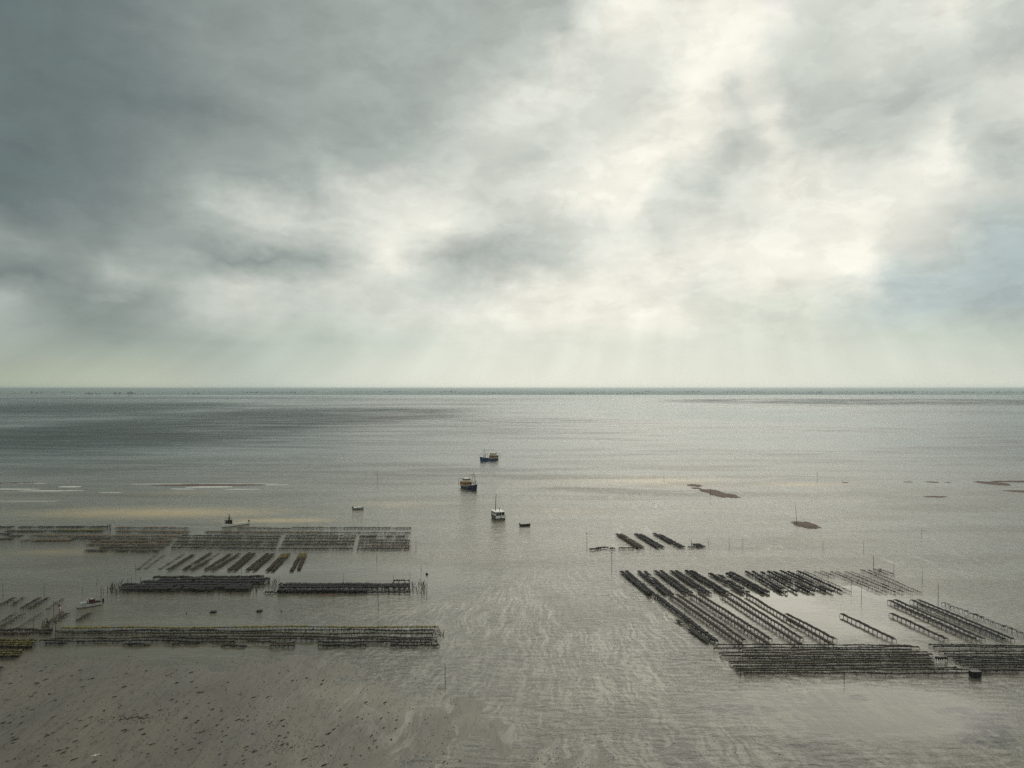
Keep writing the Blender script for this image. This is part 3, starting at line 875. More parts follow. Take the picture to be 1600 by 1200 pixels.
# small group in the right middle distance
GU = 'small rack group in the right middle distance'
UP = [((964, 834.5, 998, 856), 'leftmost slanting rack of the small group by the channel', dict(bag='olive_bag')), ((970.5, 834.5, 1004.5, 855), 'pale grey-green rack of the small group by the channel', dict(bag='pale_bag')),
      ((993, 834, 1028, 855.5), 'left rack of the dark middle pair in the small group by the channel', {}), ((1000, 834.5, 1036, 855), 'right rack of the dark middle pair in the small group by the channel', {}),
      ((1022, 833.5, 1061, 855), 'left rack of the third dark pair in the small group by the channel', {}), ((1031, 835.5, 1068, 855), 'right rack of the third dark pair in the small group by the channel', {}),
      ((1083, 850, 1093, 855), 'very short slanting rack right of the small group, the left one', {}), ((1089, 849.5, 1100, 854.5), 'very short slanting rack right of the small group, the right one', {}),
      ((1075.5, 855, 1084, 854.5), 'tiny level rack just left of the two very short ones', dict(bag='pale_bag')),
      ((922, 858.5, 938, 857), 'low level rack at the far left end of the small group', {}), ((932, 856.5, 950, 855), 'low level rack overlapping the leftmost one by the channel', dict(bag='olive_bag')),
      ((953, 857, 961, 856.7), 'shortest low rack in the level row by the channel', {}), ((967, 856.3, 990, 856), 'low level rack touching the foot of the leftmost slanting rack', {})]
for a, lab, kw in UP:
    k = dict(H=0.42, W=1.3, bay=1.8, bag='black_bag', fill=0.98, fringe=1.2, thick=.25, amp=.06)
    k.update(kw)
    rack(*a, lab, GU, **k)

# left far block
GA = 'level rack rows of the far left block'
FL = [((-40, 823.5, 21, 823.5), 'black level rack at the far left edge, its end before a narrow gap', dict(bag='black_bag', fringe=1.6, W=1.4)),
      ((30, 823.5, 170, 823), 'long black rack along the back of the far left block', dict(bag='black_bag', fringe=1.6, W=1.4)),
      ((182, 824.2, 294, 825), 'sparse lumpy rack right of two thick posts at the back of the block', dict(bag='tan_bag', fill=.7, fringe=.6)),
      ((10, 830, 162, 829.5), 'long olive rack with bright yellow weed on its right half', dict(bag='olive_bag', fringe=.6, W=1.6, weed='yellow_weed')),
      ((183, 830, 295, 831), 'tan rack behind the row with a yellow streak, right of the thick posts', dict(bag='tan_bag', fringe=.4, W=1.5)),
      ((-40, 834.5, 16, 834.5), 'brown rack running off the left edge below the black one', dict(bag='brown_bag', W=1.4)),
      ((16, 837.5, 34, 837.5), 'short thin rack end in the pale gap near the left edge', dict(bag='black_bag')),
      ((-40, 842, 20, 842), 'brown rack nearest to us at the left edge of the far block', dict(bag='brown_bag', W=1.2)),
      ((50, 837, 283, 838), 'very long tan rack crossing the middle of the far left block', dict(bag='tan_bag', fringe=.5)),
      ((36, 844, 112, 843), 'tan rack with a pointed left end, lowest on the left of the block', dict(bag='tan_bag', W=2.0, fringe=.5)),
      ((112, 842, 266, 842.5), 'bare dotted rack continuing the pointed tan one to the right', dict(bag='brown_bag', fill=.6)),
      ((144, 845.5, 270, 845), 'tan rack just above the stepped channel in the far left block', dict(bag='tan_bag', W=1.3, fringe=.4)),
      ((137, 850.5, 264, 850), 'brown rack third from the front of the far left block', dict(bag='tan_bag', W=1.2, fringe=.6)),
      ((157, 855.5, 256, 855), 'dark brown rack second from the front of the far left block', dict(bag='brown_bag', W=1.2, fringe=1.0)),
      ((134, 860, 248, 860.5), 'front rack of the far left block, grey-brown and low', dict(bag='olive_bag', W=1.3, fringe=1.0))]
for a, lab, kw in FL:
    k = dict(H=0.42, W=1.3, bay=1.9, fill=0.97, thick=.2, amp=.08)
    k.update(kw)
    k['W'] *= 1.7; k['fringe'] = k.get('fringe', 0) + .5
    wd = k.pop('weed', None)
    r = rack(*a, lab, GA, **k)
    if wd:
        mb = MB(); rr = random.Random(4); L = g(a[2], a[3], .6)[0] - g(a[0], a[1], .6)[0]
        for _ in range(170): mb.ball((rr.triangular(0.02, .49, .38)*L, rr.uniform(-.8, .8), .78), rr.uniform(.15, .35), 5, 3, (1.3, 1, .4))
        tag(mb.build('weed_cover', wd, r), kind='stuff')
GB = 'level rack rows of the middle left blocks'
MID = [(322, 831, 500, 832, 'tan_bag', 1.3, 'brown rack along the back of the left middle block, below the small workboat'),
       (372, 824.5, 455, 826, 'tan_bag', .8, 'thin rack directly right of the workboat with the mast'),
       (457, 824.2, 642, 825, 'pale_bag', 1.1, 'long pale grey rack at the very back, ending at the channel'),
       (500, 832, 641, 832.5, 'pale_bag', 1.0, 'pale rack second from the back, ending at the channel'),
       (285, 837, 438, 838, 'black_bag', .7, 'first row behind the stepped gap in the block left of the pale lane'),
       (281, 840.5, 435, 841.5, 'olive_bag', .7, 'second row in the block left of the pale lane'),
       (274, 846, 434, 847, 'olive_bag', 1.2, 'olive green third row in the block left of the pale lane'),
       (271, 850.5, 432, 851.5, 'olive_bag', .8, 'fourth row in the block left of the pale lane'),
       (268, 855.5, 431, 857, 'black_bag', .6, 'front row in the block left of the pale lane'),
       (447, 837.5, 556, 837.5, 'black_bag', .7, 'back row in the block between the two pale lanes'),
       (445, 841, 555, 841, 'olive_bag', .7, 'second row in the block between the two pale lanes'),
       (442, 846, 553, 846, 'olive_bag', 1.1, 'third row in the block between the two pale lanes'),
       (440, 850.5, 552, 850.5, 'brown_bag', .8, 'fourth row in the block between the two pale lanes'),
       (436, 857, 551, 857, 'brown_bag', .7, 'front row in the block between the two pale lanes'),
       (562, 838, 637, 838, 'black_bag', 1.4, 'blackest back row in the end block beside the channel'),
       (561, 844, 640, 844, 'olive_bag', .9, 'second row in the end block beside the channel'),
       (560, 848.5, 639, 848.5, 'olive_bag', .8, 'third row in the end block beside the channel'),
       (559, 853, 640, 853, 'tan_bag', .9, 'fourth row, patchy with tan weed, in the end block beside the channel'),
       (558, 857.5, 639, 857.5, 'brown_bag', .8, 'front row in the end block beside the channel')]
for a in MID:
    rack(*a[:4], a[6], GB, H=0.42, W=a[5]*1.9, bay=1.5, bag=a[4], fill=.93, fringe=1.1 if a[4] != 'pale_bag' else .4, thick=.2, amp=.06)

# slanting group in the left middle
GS = 'slanting racks left of the channel'
SL = [(216, 889, 243, 867.5, 1), (226, 889, 256, 867.5, 1), (250, 889, 287, 866, 1), (263, 890, 302, 866.5, 0), (287, 890, 329, 864, 0), (299.5, 890, 325, 876, 0), (325, 876, 341, 865, 1), (321, 890, 361, 865, 0),
      (332, 890.5, 374, 865, 0), (357.5, 890.5, 390, 864, 0), (366, 890.5, 397.5, 864, 0), (386, 890.5, 418.5, 865, 0), (396.5, 890.5, 426.5, 865, 0), (417.5, 891.5, 443, 866, 0), (425.5, 891.5, 451, 865, 2), (455.5, 891.5, 470, 865, 2), (466.5, 889.5, 477, 865, 2)]
for i, a in enumerate(SL):
    what = ('dark brown', 'pale nearly sunken', 'yellow-tipped')[a[4]]
    r = rack(*a[:4], '%s from the left in the slanting left group, a %s rack' % (nth(i+1), what), GS, H=(0.05 if a[4] == 1 else 0.38), W=1.15, bay=1.8,
             bag=('pale_bag' if a[4] == 1 else 'brown_bag'), fill=(.75 if a[4] == 1 else .99), fringe=(0 if a[4] == 1 else 1.2), thick=(.06 if a[4] == 1 else .18), amp=.1)
    if a[4] == 2 or i == 13:
        A = Vector(g(a[0], a[1], .38)); B = Vector(g(a[2], a[3], .38)); L = (B-A).length
        mb = MB(); rr = random.Random(i)
        for _ in range(90): mb.ball((L/2*rr.uniform(.42, 1.0), rr.uniform(-.6, .6), .58), rr.uniform(.12, .28), 5, 3, (1, 1, .4))
        tag(mb.build('weed_cover', 'yellow_weed', r), kind='stuff')

# thick black blocks with standing stakes
GT = 'black weed-hung racks of the left centre'
TB = [((240, 902, 412, 901), 'back row of the thick black block, with a grey-brown top', dict(bag='brown_bag', W=1.4)), ((248, 905.5, 420, 905), 'second row from the back of the thick black block', {}),
      ((222, 909.5, 414, 909), 'third row from the back of the thick black block', {}), ((192, 913.5, 394, 913.5), 'fourth row from the back of the thick black block', {}),
      ((191, 917, 392, 916.5), 'second row from the front of the thick black block', {}), ((190, 920.5, 391, 920), 'front row of the thick black block', {}),
      ((436, 913.5, 640, 913.5), 'back row of the ragged black block right of the thick one', dict(fringe=5, W=2.4, H=.95)), ((437, 917.5, 640, 917), 'second row of the ragged black block right of the thick one', dict(fringe=4)),
      ((434, 922.5, 573, 922.5), 'half-length row in the ragged black block, ending short of the channel', dict(fill=.8)), ((413.5, 925.8, 641, 925.8), 'thin front rail row of the ragged black block', dict(fringe=.8, H=.3, W=.5)),
      ((615, 907.5, 640, 907.5), 'short raised rack behind the right end of the ragged black block', dict(fringe=.4, W=.5, H=.7))]
for a, lab, kw in TB:
    k = dict(H=0.75, W=1.9, bay=1.6, bag='black_bag', fill=.97, fringe=4.0, thick=.3, amp=.16)
    k.update(kw)
    rack(*a, lab, GT, **k)

# left edge slanting racks
GQ = 'slanting racks at the left edge'
QS = [((-15, 953, 23, 933.5), 'long olive rack running off the left edge, upper of the slanting ones', dict(bag='olive_bag')), ((19, 945, 37, 933), 'short bare rack end, second of the upper row at the left edge', dict(fill=.5)),
      ((34, 950, 62, 934), 'left of the two dark brown racks in the upper row', {}), ((46, 950, 75, 934), 'right of the two dark brown racks in the upper row', {}),
      ((74, 951, 98, 935), 'faint grey rack at the right end of the upper row, nearly sunken', dict(bag='pale_bag', H=.25, fill=.6, fringe=0)),
      ((-10, 980, 24, 957.5), 'upper of the two bare racks leaving the left edge in the lower row', dict(fill=.4, bag='olive_bag')), ((0, 981, 37, 958), 'lower of the two bare racks leaving the left edge', dict(fill=.3, bag='olive_bag')),
      ((29, 980, 65, 957.5), 'pale bare rack standing alone in the lower row', dict(fill=.2, bag='pale_bag', fringe=.1)), ((67, 979, 97, 956), 'reddish rack below the red marker', dict(bag='tan_bag', fill=.8)),
      ((86, 972, 106, 957.5), 'dark grey rack beside the reddish one, right of the red marker', dict(fill=.8)), ((121, 969.5, 139.5, 958), 'short lone rack below the red and white workboat', dict(bag='olive_bag'))]
for a, lab, kw in QS:
    k = dict(H=0.5, W=0.85, bay=1.5, bag='brown_bag', fill=.97, fringe=.6, thick=.14, amp=.1)
    k.update(kw)
    rack(*a, lab, GQ, **k)

# near left rows
GV = 'long near rows on the left'
VR = [((-60, 983.5, 81, 984), 'rack thickly hung with brown weed, back row at the left edge', dict(bag='brown_bag', fringe=5.0, fr_mat='brown_weed', W=.9)), ((-60, 989, 79, 989), 'rack thickly hung with brown weed, front row at the left edge', dict(bag='brown_bag', fringe=5.0, fr_mat='brown_weed', W=.9)),
      ((96, 981, 685, 979.5), 'yellow-topped back row of the long near left rows', dict(bag='yellow_weed', fringe=.05, bay=1.0)),
      ((88, 986, 677, 984), 'black row right in front of the yellow-topped one', dict(bag='black_bag', fringe=1.3, fill=.85)),
      ((90, 989, 676, 990), 'third of the long near left rows, olive and wavy on the right', dict(bag='olive_bag', fringe=.15)),
      ((236, 994.5, 682, 996), 'dark fourth row, beginning well right of the others', dict(bag='black_bag', fringe=.1)),
      ((80, 996.5, 683, 999.5), 'fifth long row, dark with many legs, reaching the channel', dict(bag='brown_bag', fringe=.35, fill=.9)),
      ((62, 1001, 367, 1002), 'weedy front row on the left half', dict(bag='black_bag', fringe=.9, fill=.85)), ((387, 1002, 460, 1005), 'short sagging front row piece right of the gap', dict(bag='brown_bag', fringe=.6)),
      ((497, 1003, 683, 1003), 'front row piece at the channel end', dict(bag='black_bag', fringe=.9)),
      ((72, 1005, 101, 1005), 'lowest black clump at the left of the near rows', dict(bag='black_weed', fringe=2.5, H=.4)), ((194, 1006, 233, 1007), 'black broken rack piece in front, left of the middle', dict(bag='black_weed', fringe=2.5, H=.4)),
      ((270, 1005.5, 308, 1006), 'black rack piece in front with a red tint, middle', dict(bag='brown_weed', fringe=1.5, H=.4)), ((346, 1008, 385, 1009), 'low black rack piece under the gap in the front row', dict(bag='black_weed', fringe=1.2, H=.3)),
      ((422, 1009, 460, 1009), 'lowest piece below the short sagging one, on visible legs', dict(bag='brown_weed', fringe=.8, H=.45)), ((497, 1008, 572, 1008), 'long thick black piece in front, towards the channel', dict(bag='black_weed', fringe=2.5, H=.45)),
      ((610, 1008.5, 686, 1008), 'black piece at the lower right end, nearest the channel', dict(bag='black_bag', fringe=1.2, H=.45))]
for a, lab, kw in VR:
    k = dict(H=0.58, W=0.7, bay=1.3, fill=.93, thick=.2, amp=.3)
    k.update(kw)
    rack(*a, lab, GV, **k)
GW = 'yellow weed-covered racks in the left corner'
for i, (y, x1) in enumerate(((1000.5, 57), (1003.5, 54), (1006.5, 51.5), (1009.5, 49))):
    rack(-70, y, x1, y, '%s from the back of the yellow weed-covered racks in the left corner' % nth(i+1), GW, H=.75, W=.75, bay=1.6, bag='brown_bag', fringe=1.2 if i < 3 else 6, weed='yellow_weed', thick=.18)
for i, (y, x1) in enumerate(((1017.5, 34), (1021, 31), (1024.5, 28))):
    rack(-70, y, x1, y, '%s from the back of the three lower yellow weed-covered racks in the left corner' % nth(i+1), GW, H=.75, W=.75, bay=1.6, bag='brown_bag', fringe=1.2 if i < 2 else 6, weed='yellow_weed', thick=.18)
rack(-60, 1043, 3, 1043, 'black rack end just showing at the left edge below the yellow ones', GW, H=.75, W=.9, bag='black_bag', fringe=5)


# ---------------------------------------------------------------- stakes
def stake(px, pyb, pyt, label, group='thin stakes standing in the water', r=0.055, px_top=None, ball=0.0, bendy=0.0):
    x, y, _ = g(px, pyb)
    h = (pyb - pyt)*y/FOC
    lean = ((px_top if px_top is not None else px) - px)*y/FOC
    rr = random.Random(int(px*7 + pyb))
    root = empty('stake', (x, y, 0), 0)
    tag(root, label, 'stake', group)
    mb = MB()
    pts = [(-0.05*lean, 0, -0.8)]
    for k in range(1, 6):
        f = k/5
        pts.append((lean*f**(1+bendy) + rr.uniform(-.03, .03), rr.uniform(-.03, .03), h*f))
    mb.tube(pts, [r, r, r*.95, r*.85, r*.75, r*.6], 5)
    mb.build('pole', 'stake_wood', root)
    if ball:
        m2 = MB(); m2.ball((pts[-1][0], 0, h), ball, 8, 6)
        m2.build('top_mark', 'black_paint', root)
    return root


ST = [(1245, 820, 785, 'tall leaning stake beside the brown sandbank', dict(px_top=1242, bendy=.6, r=.09)), (1037.5, 751, 737, 'far stake above the glittering water right of the channel', dict(r=.1)), (1110, 775, 763, 'stake among the chain of brown sandbanks', dict(r=.09)),
      (956, 893, 864, 'stake with a black ball top left of the far right field', dict(ball=.22, r=.08)), (917, 858, 833, 'stake with a black ball top at the left end of the small rack group', dict(ball=.2, r=.08)),
      (1080.5, 855, 841, 'stake at the short racks right of the small group', dict(r=.08)), (1107.5, 853, 840, 'stake leaning slightly left, first right of the very short racks', dict(px_top=1106)), (1139.5, 856, 840, 'second stake right of the very short racks', {}),
      (1160.5, 856, 840, 'third stake right of the very short racks', {}), (1286, 858, 844, 'lone stake in open water below the stake by the sandbank', {}), (1349.5, 862, 844, 'lone stake above the bare racks', {}), (1016.5, 859, 851, 'short stake at the foot of the small rack group', {}),
      (1365, 889, 868, 'dark stake at the back corner of the bare racks', dict(r=.09)), (1396.5, 896, 879, 'thin stake behind the right end of the bare racks', {}), (1441, 914, 889, 'stake in open water right of the bare racks', {}), (1466, 941, 911, 'stake above the sagging rack at the right edge', dict(r=.07)),
      (1346, 938, 912, 'stake standing in front of the bare racks', {}), (1330, 920, 903, 'stake between the black and the bare racks', {}), (1157, 1057, 1025, 'stake at the left end of the rows in the lower right', dict(r=.06)), (1154.5, 1030, 1008, 'stake rising through the back rows in the lower right', {}),
      (1007, 912, 902, 'stake in the gap between the first two far right pairs', {}), (1070, 962, 947, 'stake between the long racks of the near right field', {}),
      (212, 893, 880, 'stake left of the slanting left group', {}), (86.5, 996, 968, 'dark stake at the left ends of the long near rows', dict(r=.07)), (4.5, 932, 912, 'stake at the left edge above the olive rack', {}), (69, 931, 912, 'stake above the dark brown left edge racks', {}),
      (52.5, 984, 968, 'stake before the brown weed-hung racks', {}), (83.5, 960, 938, 'stake just left of the red marker', {}), (151.5, 913, 903, 'small stake left of the tangled sticks', {}), (158, 934, 916, 'thicker of two stakes above the red and white workboat', dict(r=.08)),
      (162, 930, 917, 'thinner of two stakes above the red and white workboat', {}), (128.5, 927, 917, 'small stake between the workboat and the left edge', {}), (589.5, 753, 734, 'far stake in the open bay left of the moored cutters', dict(r=.1)), (480, 828, 818, 'stake behind the long pale rack, the left one', {}),
      (591, 828, 812, 'stake behind the long pale rack, the right one', {}), (588.5, 877, 864, 'stake below the end block beside the channel', {}), (650, 862, 838, 'stake at the channel end of the middle blocks', {}), (642, 856, 845, 'stake touching the end block by the channel', {}),
      (658, 893, 880, 'upper stake of the group by the channel at the ragged block', {}), (667, 933, 911, 'rightmost stake of the group right of the ragged black block', dict(r=.08)), (658.5, 930, 910, 'left stake of the group right of the ragged black block', {}), (663, 928, 914, 'middle stake of the group right of the ragged black block', {}),
      (591, 960, 929, 'stake in front of the ragged black block', {}), (695.5, 1069, 1036, 'stake standing alone in the channel below the near left rows', dict(r=.07)), (380.5, 1014, 999, 'stake at the gap in the near left front row', {}), (436, 923, 899, 'stake at the left end of the ragged black block', {}),
      (537, 918, 896, 'tall stake in the middle of the ragged black block', {}), (614.5, 908, 898, 'stake at the left end of the short raised rack', {}), (640.5, 926, 892, 'tall stake at the right end of the ragged black block', {}), (377.5, 912, 880, 'stake behind the thick black block', dict(r=.05)),
      (168.2, 828, 819, 'left of the two thick posts at the end of the long black rack', dict(r=.14)), (172, 829, 818.5, 'right of the two thick posts at the end of the long black rack', dict(r=.22)), (284, 858, 848, 'post in the stepped gap of the far left block', {}), (1440, 838, 826, 'faint far stake on the open flats at the right', {}),
      (1277*1.0, 751, 737, 'faint far stake above the foam right of the sandbanks', dict(r=.09)), (1319, 1066, 1050, 'stake in front of the lower right rows', {}), (205, 908, 899, 'stake behind the tangled sticks', {}), (1499, 1030, 1014, 'stake among the rows at the right edge', {})]
for (px, b_, t_, lab, kw) in ST:
    stake(px, b_, t_, lab, **kw)
# stakes along the black blocks
for i, px in enumerate((168, 182.5, 199, 217, 235, 253, 270.5, 307, 324, 342, 360, 378.5, 395.5)):
    stake(px, 928.5, 921.5 if i % 3 else 916, '%s from the left of the stakes along the front of the thick black block' % nth(i+1), 'stakes along the black blocks', r=.09)
for i, px in enumerate((200, 219.5, 234.5, 330, 396, 411)):
    stake(px, 911, 902 if i % 2 else 904, '%s from the left of the stakes along the back of the thick black block' % nth(i+1), 'stakes along the black blocks', r=.09)
for i, px in enumerate((453, 470.5, 487, 505, 521.5, 555, 573, 590, 607.5, 624)):
    stake(px, 927.5, 913, '%s from the left of the stakes in the ragged black block' % nth(i+1), 'stakes along the black blocks', r=.09)


def stick_heap(px0, px1, py0, py1, n, label, seed):
    rr = random.Random(seed)
    x, y, _ = g((px0+px1)/2, (py0+py1)/2)
    root = empty('stick_heap', (x, y, 0))
    tag(root, label, 'stick heap', 'tangled sticks at the ends of the black racks')
    mb = MB()
    for _ in range(n):
        qx, qy, _z = g(rr.uniform(px0, px1), rr.uniform(py0, py1))
        h = rr.uniform(.4, 1.6); a = rr.uniform(-.9, .9); c = rr.uniform(-.6, .6)
        mb.tube([(qx-x, qy-y, -.3), (qx-x+a*.5+rr.uniform(-.1, .1), qy-y+c*.5, h*.5), (qx-x+a, qy-y+c, h)], [.07, .06, .04], 4)
    tag(mb.build('stick', 'stake_wood', root), kind='stuff')


stick_heap(172, 190, 911, 928, 46, 'tangle of dark sticks at the left end of the thick black block', 1)
stick_heap(396, 410, 910, 925, 20, 'few leaning sticks at the right end of the thick black block', 2)
stick_heap(416, 434, 907, 925, 34, 'pale tangle of sticks in the gap between the two black blocks', 3)
stick_heap(643, 664, 911, 928, 40, 'tangle of thin sticks at the channel end of the ragged black block', 4)
stick_heap(1011, 1026, 926, 937, 26, 'heap of debris where the far and near right racks meet', 5)
stick_heap(66, 80, 972, 982, 20, 'dark broken sticks at the foot of the reddish rack', 6)
stick_heap(676, 695, 991, 993.5, 14, 'row of broken stumps right of the third near left row', 7)


# ---------------------------------------------------------------- floats, box, marker
def float_raft(px, py, wpx, label):
    x, y, _ = g(px, py)
    wd = wpx*y/FOC
    root = empty('float_raft', (x, y, 0), .08)
    tag(root, label, 'float', 'black floats in the left lagoon')
    mb = MB(); mb.box(-wd/2, wd/2, -.55, .55, -.15, .42); mb.box(-wd/2-.06, wd/2+.06, -.61, .61, .30, .36)
    mb.build('float_body', 'dark_plastic', root)
    m2 = MB()
    for s in (-.3, .3): m2.tube([(s*wd, -.3, .42), (s*wd, -.3, .6), (s*wd, .3, .6), (s*wd, .3, .42)], .04, 5)
    m2.build('handle', 'rusty_steel', root)


float_raft(333.5, 957, 9, 'black box-shaped float on the left lagoon, the left one')
float_raft(405.5, 955.5, 8, 'black box-shaped float on the left lagoon, the right one')
for px, py, lab, r in ((291.5, 959, 'tiny black buoy left of the black floats', .2), (439.5, 955.5, 'tiny black buoy right of the black floats', .22), (667, 898, 'round black buoy in the channel above the stakes', .42)):
    x, y, _ = g(px, py)
    root = empty('buoy', (x, y, 0)); tag(root, lab, 'buoy', 'black buoys')
    mb = MB(); mb.ball((0, 0, r*.45), r, 10, 8); mb.build('float_ball', 'dark_plastic', root, True)
    m2 = MB(); m2.tube([(0, 0, r*1.3), (0, 0, r*2.0)], r*.14, 6); m2.build('ring_post', 'rusty_steel', root)

x, y, _ = g(1523.5, 1058)
root = empty('water_tank', (x, y, 0), .03)
tag(root, 'black box tank standing in the water before the right edge rows', 'tank')
mb = MB(); mb.box(-1.0, 1.0, -.6, .6, .12, 1.25); mb.build('tank_body', 'dark_plastic', root)
mb = MB(); mb.box(-1.06, 1.06, -.66, .66, 1.253, 1.33); mb.build('lid', 'black_paint', root)
for sx in (-.9, .9):
    for sy in (-.5, .5):
        m2 = MB(); m2.tube([(sx, sy, -.5), (sx, sy, .12)], .06, 6); m2.build('leg', 'rusty_steel', root)
for sx in (-.5, .5):
    m2 = MB(); m2.box(sx-.05, sx+.05, -.63, -.603, .15, 1.2); m2.build('rib', 'black_paint', root)

x, y, _ = g(92.5, 961)
root = empty('channel_marker', (x, y, 0)); tag(root, 'red marker post with a small white float beside the reddish rack', 'marker')
mb = MB(); mb.tube([(0, 0, -.6), (.03, 0, 1.2), (0, 0, 2.9)], [.10, .09, .08], 8); mb.build('post', 'red_paint', root)
mb = MB(); mb.box(-.2, .2, -.06, .06, 2.2, 2.9); mb.build('top_board', 'dark_red', root)
mb = MB(); mb.ball((.28, -.05, 1.85), .2, 8, 6); mb.tube([(.05, 0, 1.9), (.2, -.03, 1.88)], .03, 5); mb.build('float_ball', 'white_paint', root, True)


# ---------------------------------------------------------------- boats
def hull(L, B, zs, zb, draft=0.6, bul=0.5, tr=0.75, full=0.55, name_mat='navy_paint', root=None, foot='black_paint', n=14, flare=.12):
    """double-ended shell: bow at +x; sheer rises from zs (stern) to zb (bow)"""
    st = []
    for i in range(n+1):
        t = i/n
        x = -L/2 + L*t
        bw = B/2*(tr + (1-tr)*min(1, t/.35)) if t < .35 else B/2
        if t > full: bw = B/2*(1-((t-full)/(1-full))**2.0)
        z = zs + (zb-zs)*max(0, (t-.35)/.65)**1.8
        st.append((x, max(bw, .03), z))
    rake = .05*L

    def xr(x, f): return x + rake*max(0, (x + L/2)/L - .6)/.4*f

    out = MB()
    lev = [(-draft, .55, 0), (.12, .86, .25), (None, 1.0, 1.0)]
    sides = {}
    for s in (-1, 1):
        rows = []
        for (z, f, q) in lev:
            rows.append([(xr(x, q), s*b*(f+(0 if q == 1 else -flare*max(0, (i/n-.6)))), z if z is not None else zz) for i, (x, b, zz) in enumerate(st)])
        sides[s] = rows
    # boot top (dark band at the waterline) and topside
    for lo, hi, mat, nm in ((0, 1, foot, 'boot_top'), (1, 2, name_mat, 'hull')):
        m_ = MB()
        for s in (-1, 1):
            a, b = sides[s][lo], sides[s][hi]
            fs = [(i, i+1, n+1+i+1, n+1+i) for i in range(n)]
            if s < 0: pass
            else: fs = [q[::-1] for q in fs]
            m_.add(a+b, fs)
        A, Bq = sides[-1][lo][0], sides[1][lo][0]; Cq, D = sides[1][hi][0], sides[-1][hi][0]
        m_.add([A, Bq, Cq, D], [(0, 3, 2, 1)])
        if nm == 'hull':
            for s in (-1, 1):   # inside of the bulwark
                a = sides[s][2]; inn = [(p[0]-(.06 if i > n*.8 else 0), p[1]*.93, p[2]) for i, p in enumerate(a)]
                dn = [(p[0], p[1], p[2]-bul) for p in inn]
                m_.add(a+inn, [(i, i+1, n+1+i+1, n+1+i) for i in range(n)])
                m_.add(inn+dn, [(i, i+1, n+1+i+1, n+1+i) for i in range(n)])
        m_.build(nm, mat, root)
    dk = MB()
    a = [(p[0]-(.06 if i > n*.8 else 0), p[1]*.93, p[2]-bul) for i, p in enumerate(sides[-1][2])]
    b = [(p[0]-(.06 if i > n*.8 else 0), p[1]*.93, p[2]-bul) for i, p in enumerate(sides[1][2])]
    dk.add(a+b, [(i, i+1, n+1+i+1, n+1+i) for i in range(n)])
    return st, dk


def house(root, x0, x1, y0, y1, z0, z1, mat, roof_mat, taper=.06, win=True, rows=1, nwin=(3, 4), name='wheelhouse', over=.15):
    mb = MB()
    tx, ty = (x1-x0)*taper, (y1-y0)*taper
    mb.add([(x0, y0, z0), (x1, y0, z0), (x1, y1, z0), (x0, y1, z0), (x0+tx, y0+ty, z1), (x1-tx, y0+ty, z1), (x1-tx, y1-ty, z1), (x0+tx, y1-ty, z1)],
           [(0, 3, 2, 1), (4, 5, 6, 7), (0, 1, 5, 4), (1, 2, 6, 5), (2, 3, 7, 6), (3, 0, 4, 7)])
    o = mb.build(name, mat, root)
    rm = MB(); rm.box(x0+tx-over, x1-tx+over, y0+ty-over, y1-ty+over, z1+.003, z1+.13)
    rm.build('roof', roof_mat, o)
    if win:
        zc0, zc1 = z0+(z1-z0)*.5, z0+(z1-z0)*.86
        fm = 1-.06
        for s, yy in ((-1, y0), (1, y1)):
            k = nwin[1]
            for i in range(k):
                a = x0+tx+(x1-x0-2*tx)*(i+.14)/k; b = x0+tx+(x1-x0-2*tx)*(i+.86)/k
                q = lambda z: yy - s*ty*(z-z0)/(z1-z0)
                m_ = MB(); e = .03*s
                m_.add([(a, q(zc0)+e, zc0), (b, q(zc0)+e, zc0), (b, q(zc1)+e, zc1), (a, q(zc1)+e, zc1), (a, q(zc0)-e, zc0), (b, q(zc0)-e, zc0), (b, q(zc1)-e, zc1), (a, q(zc1)-e, zc1)],
                       [(0, 1, 2, 3), (4, 7, 6, 5), (0, 4, 5, 1), (1, 5, 6, 2), (2, 6, 7, 3), (3, 7, 4, 0)])
                m_.build('window', 'dark_glass', o)
        for s, xx in ((-1, x0), (1, x1)):
            k = nwin[0]
            for i in range(k):
                a = y0+ty+(y1-y0-2*ty)*(i+.1)/k; b = y0+ty+(y1-y0-2*ty)*(i+.9)/k
                q = lambda z: xx - s*tx*(z-z0)/(z1-z0)
                m_ = MB(); e = .03*s
                m_.add([(q(zc0)+e, a, zc0), (q(zc0)+e, b, zc0), (q(zc1)+e, b, zc1), (q(zc1)+e, a, zc1), (q(zc0)-e, a, zc0), (q(zc0)-e, b, zc0), (q(zc1)-e, b, zc1), (q(zc1)-e, a, zc1)],
                       [(0, 1, 2, 3), (4, 7, 6, 5), (0, 4, 5, 1), (1, 5, 6, 2), (2, 6, 7, 3), (3, 7, 4, 0)])
                m_.build('window', 'dark_glass', o)
    return o


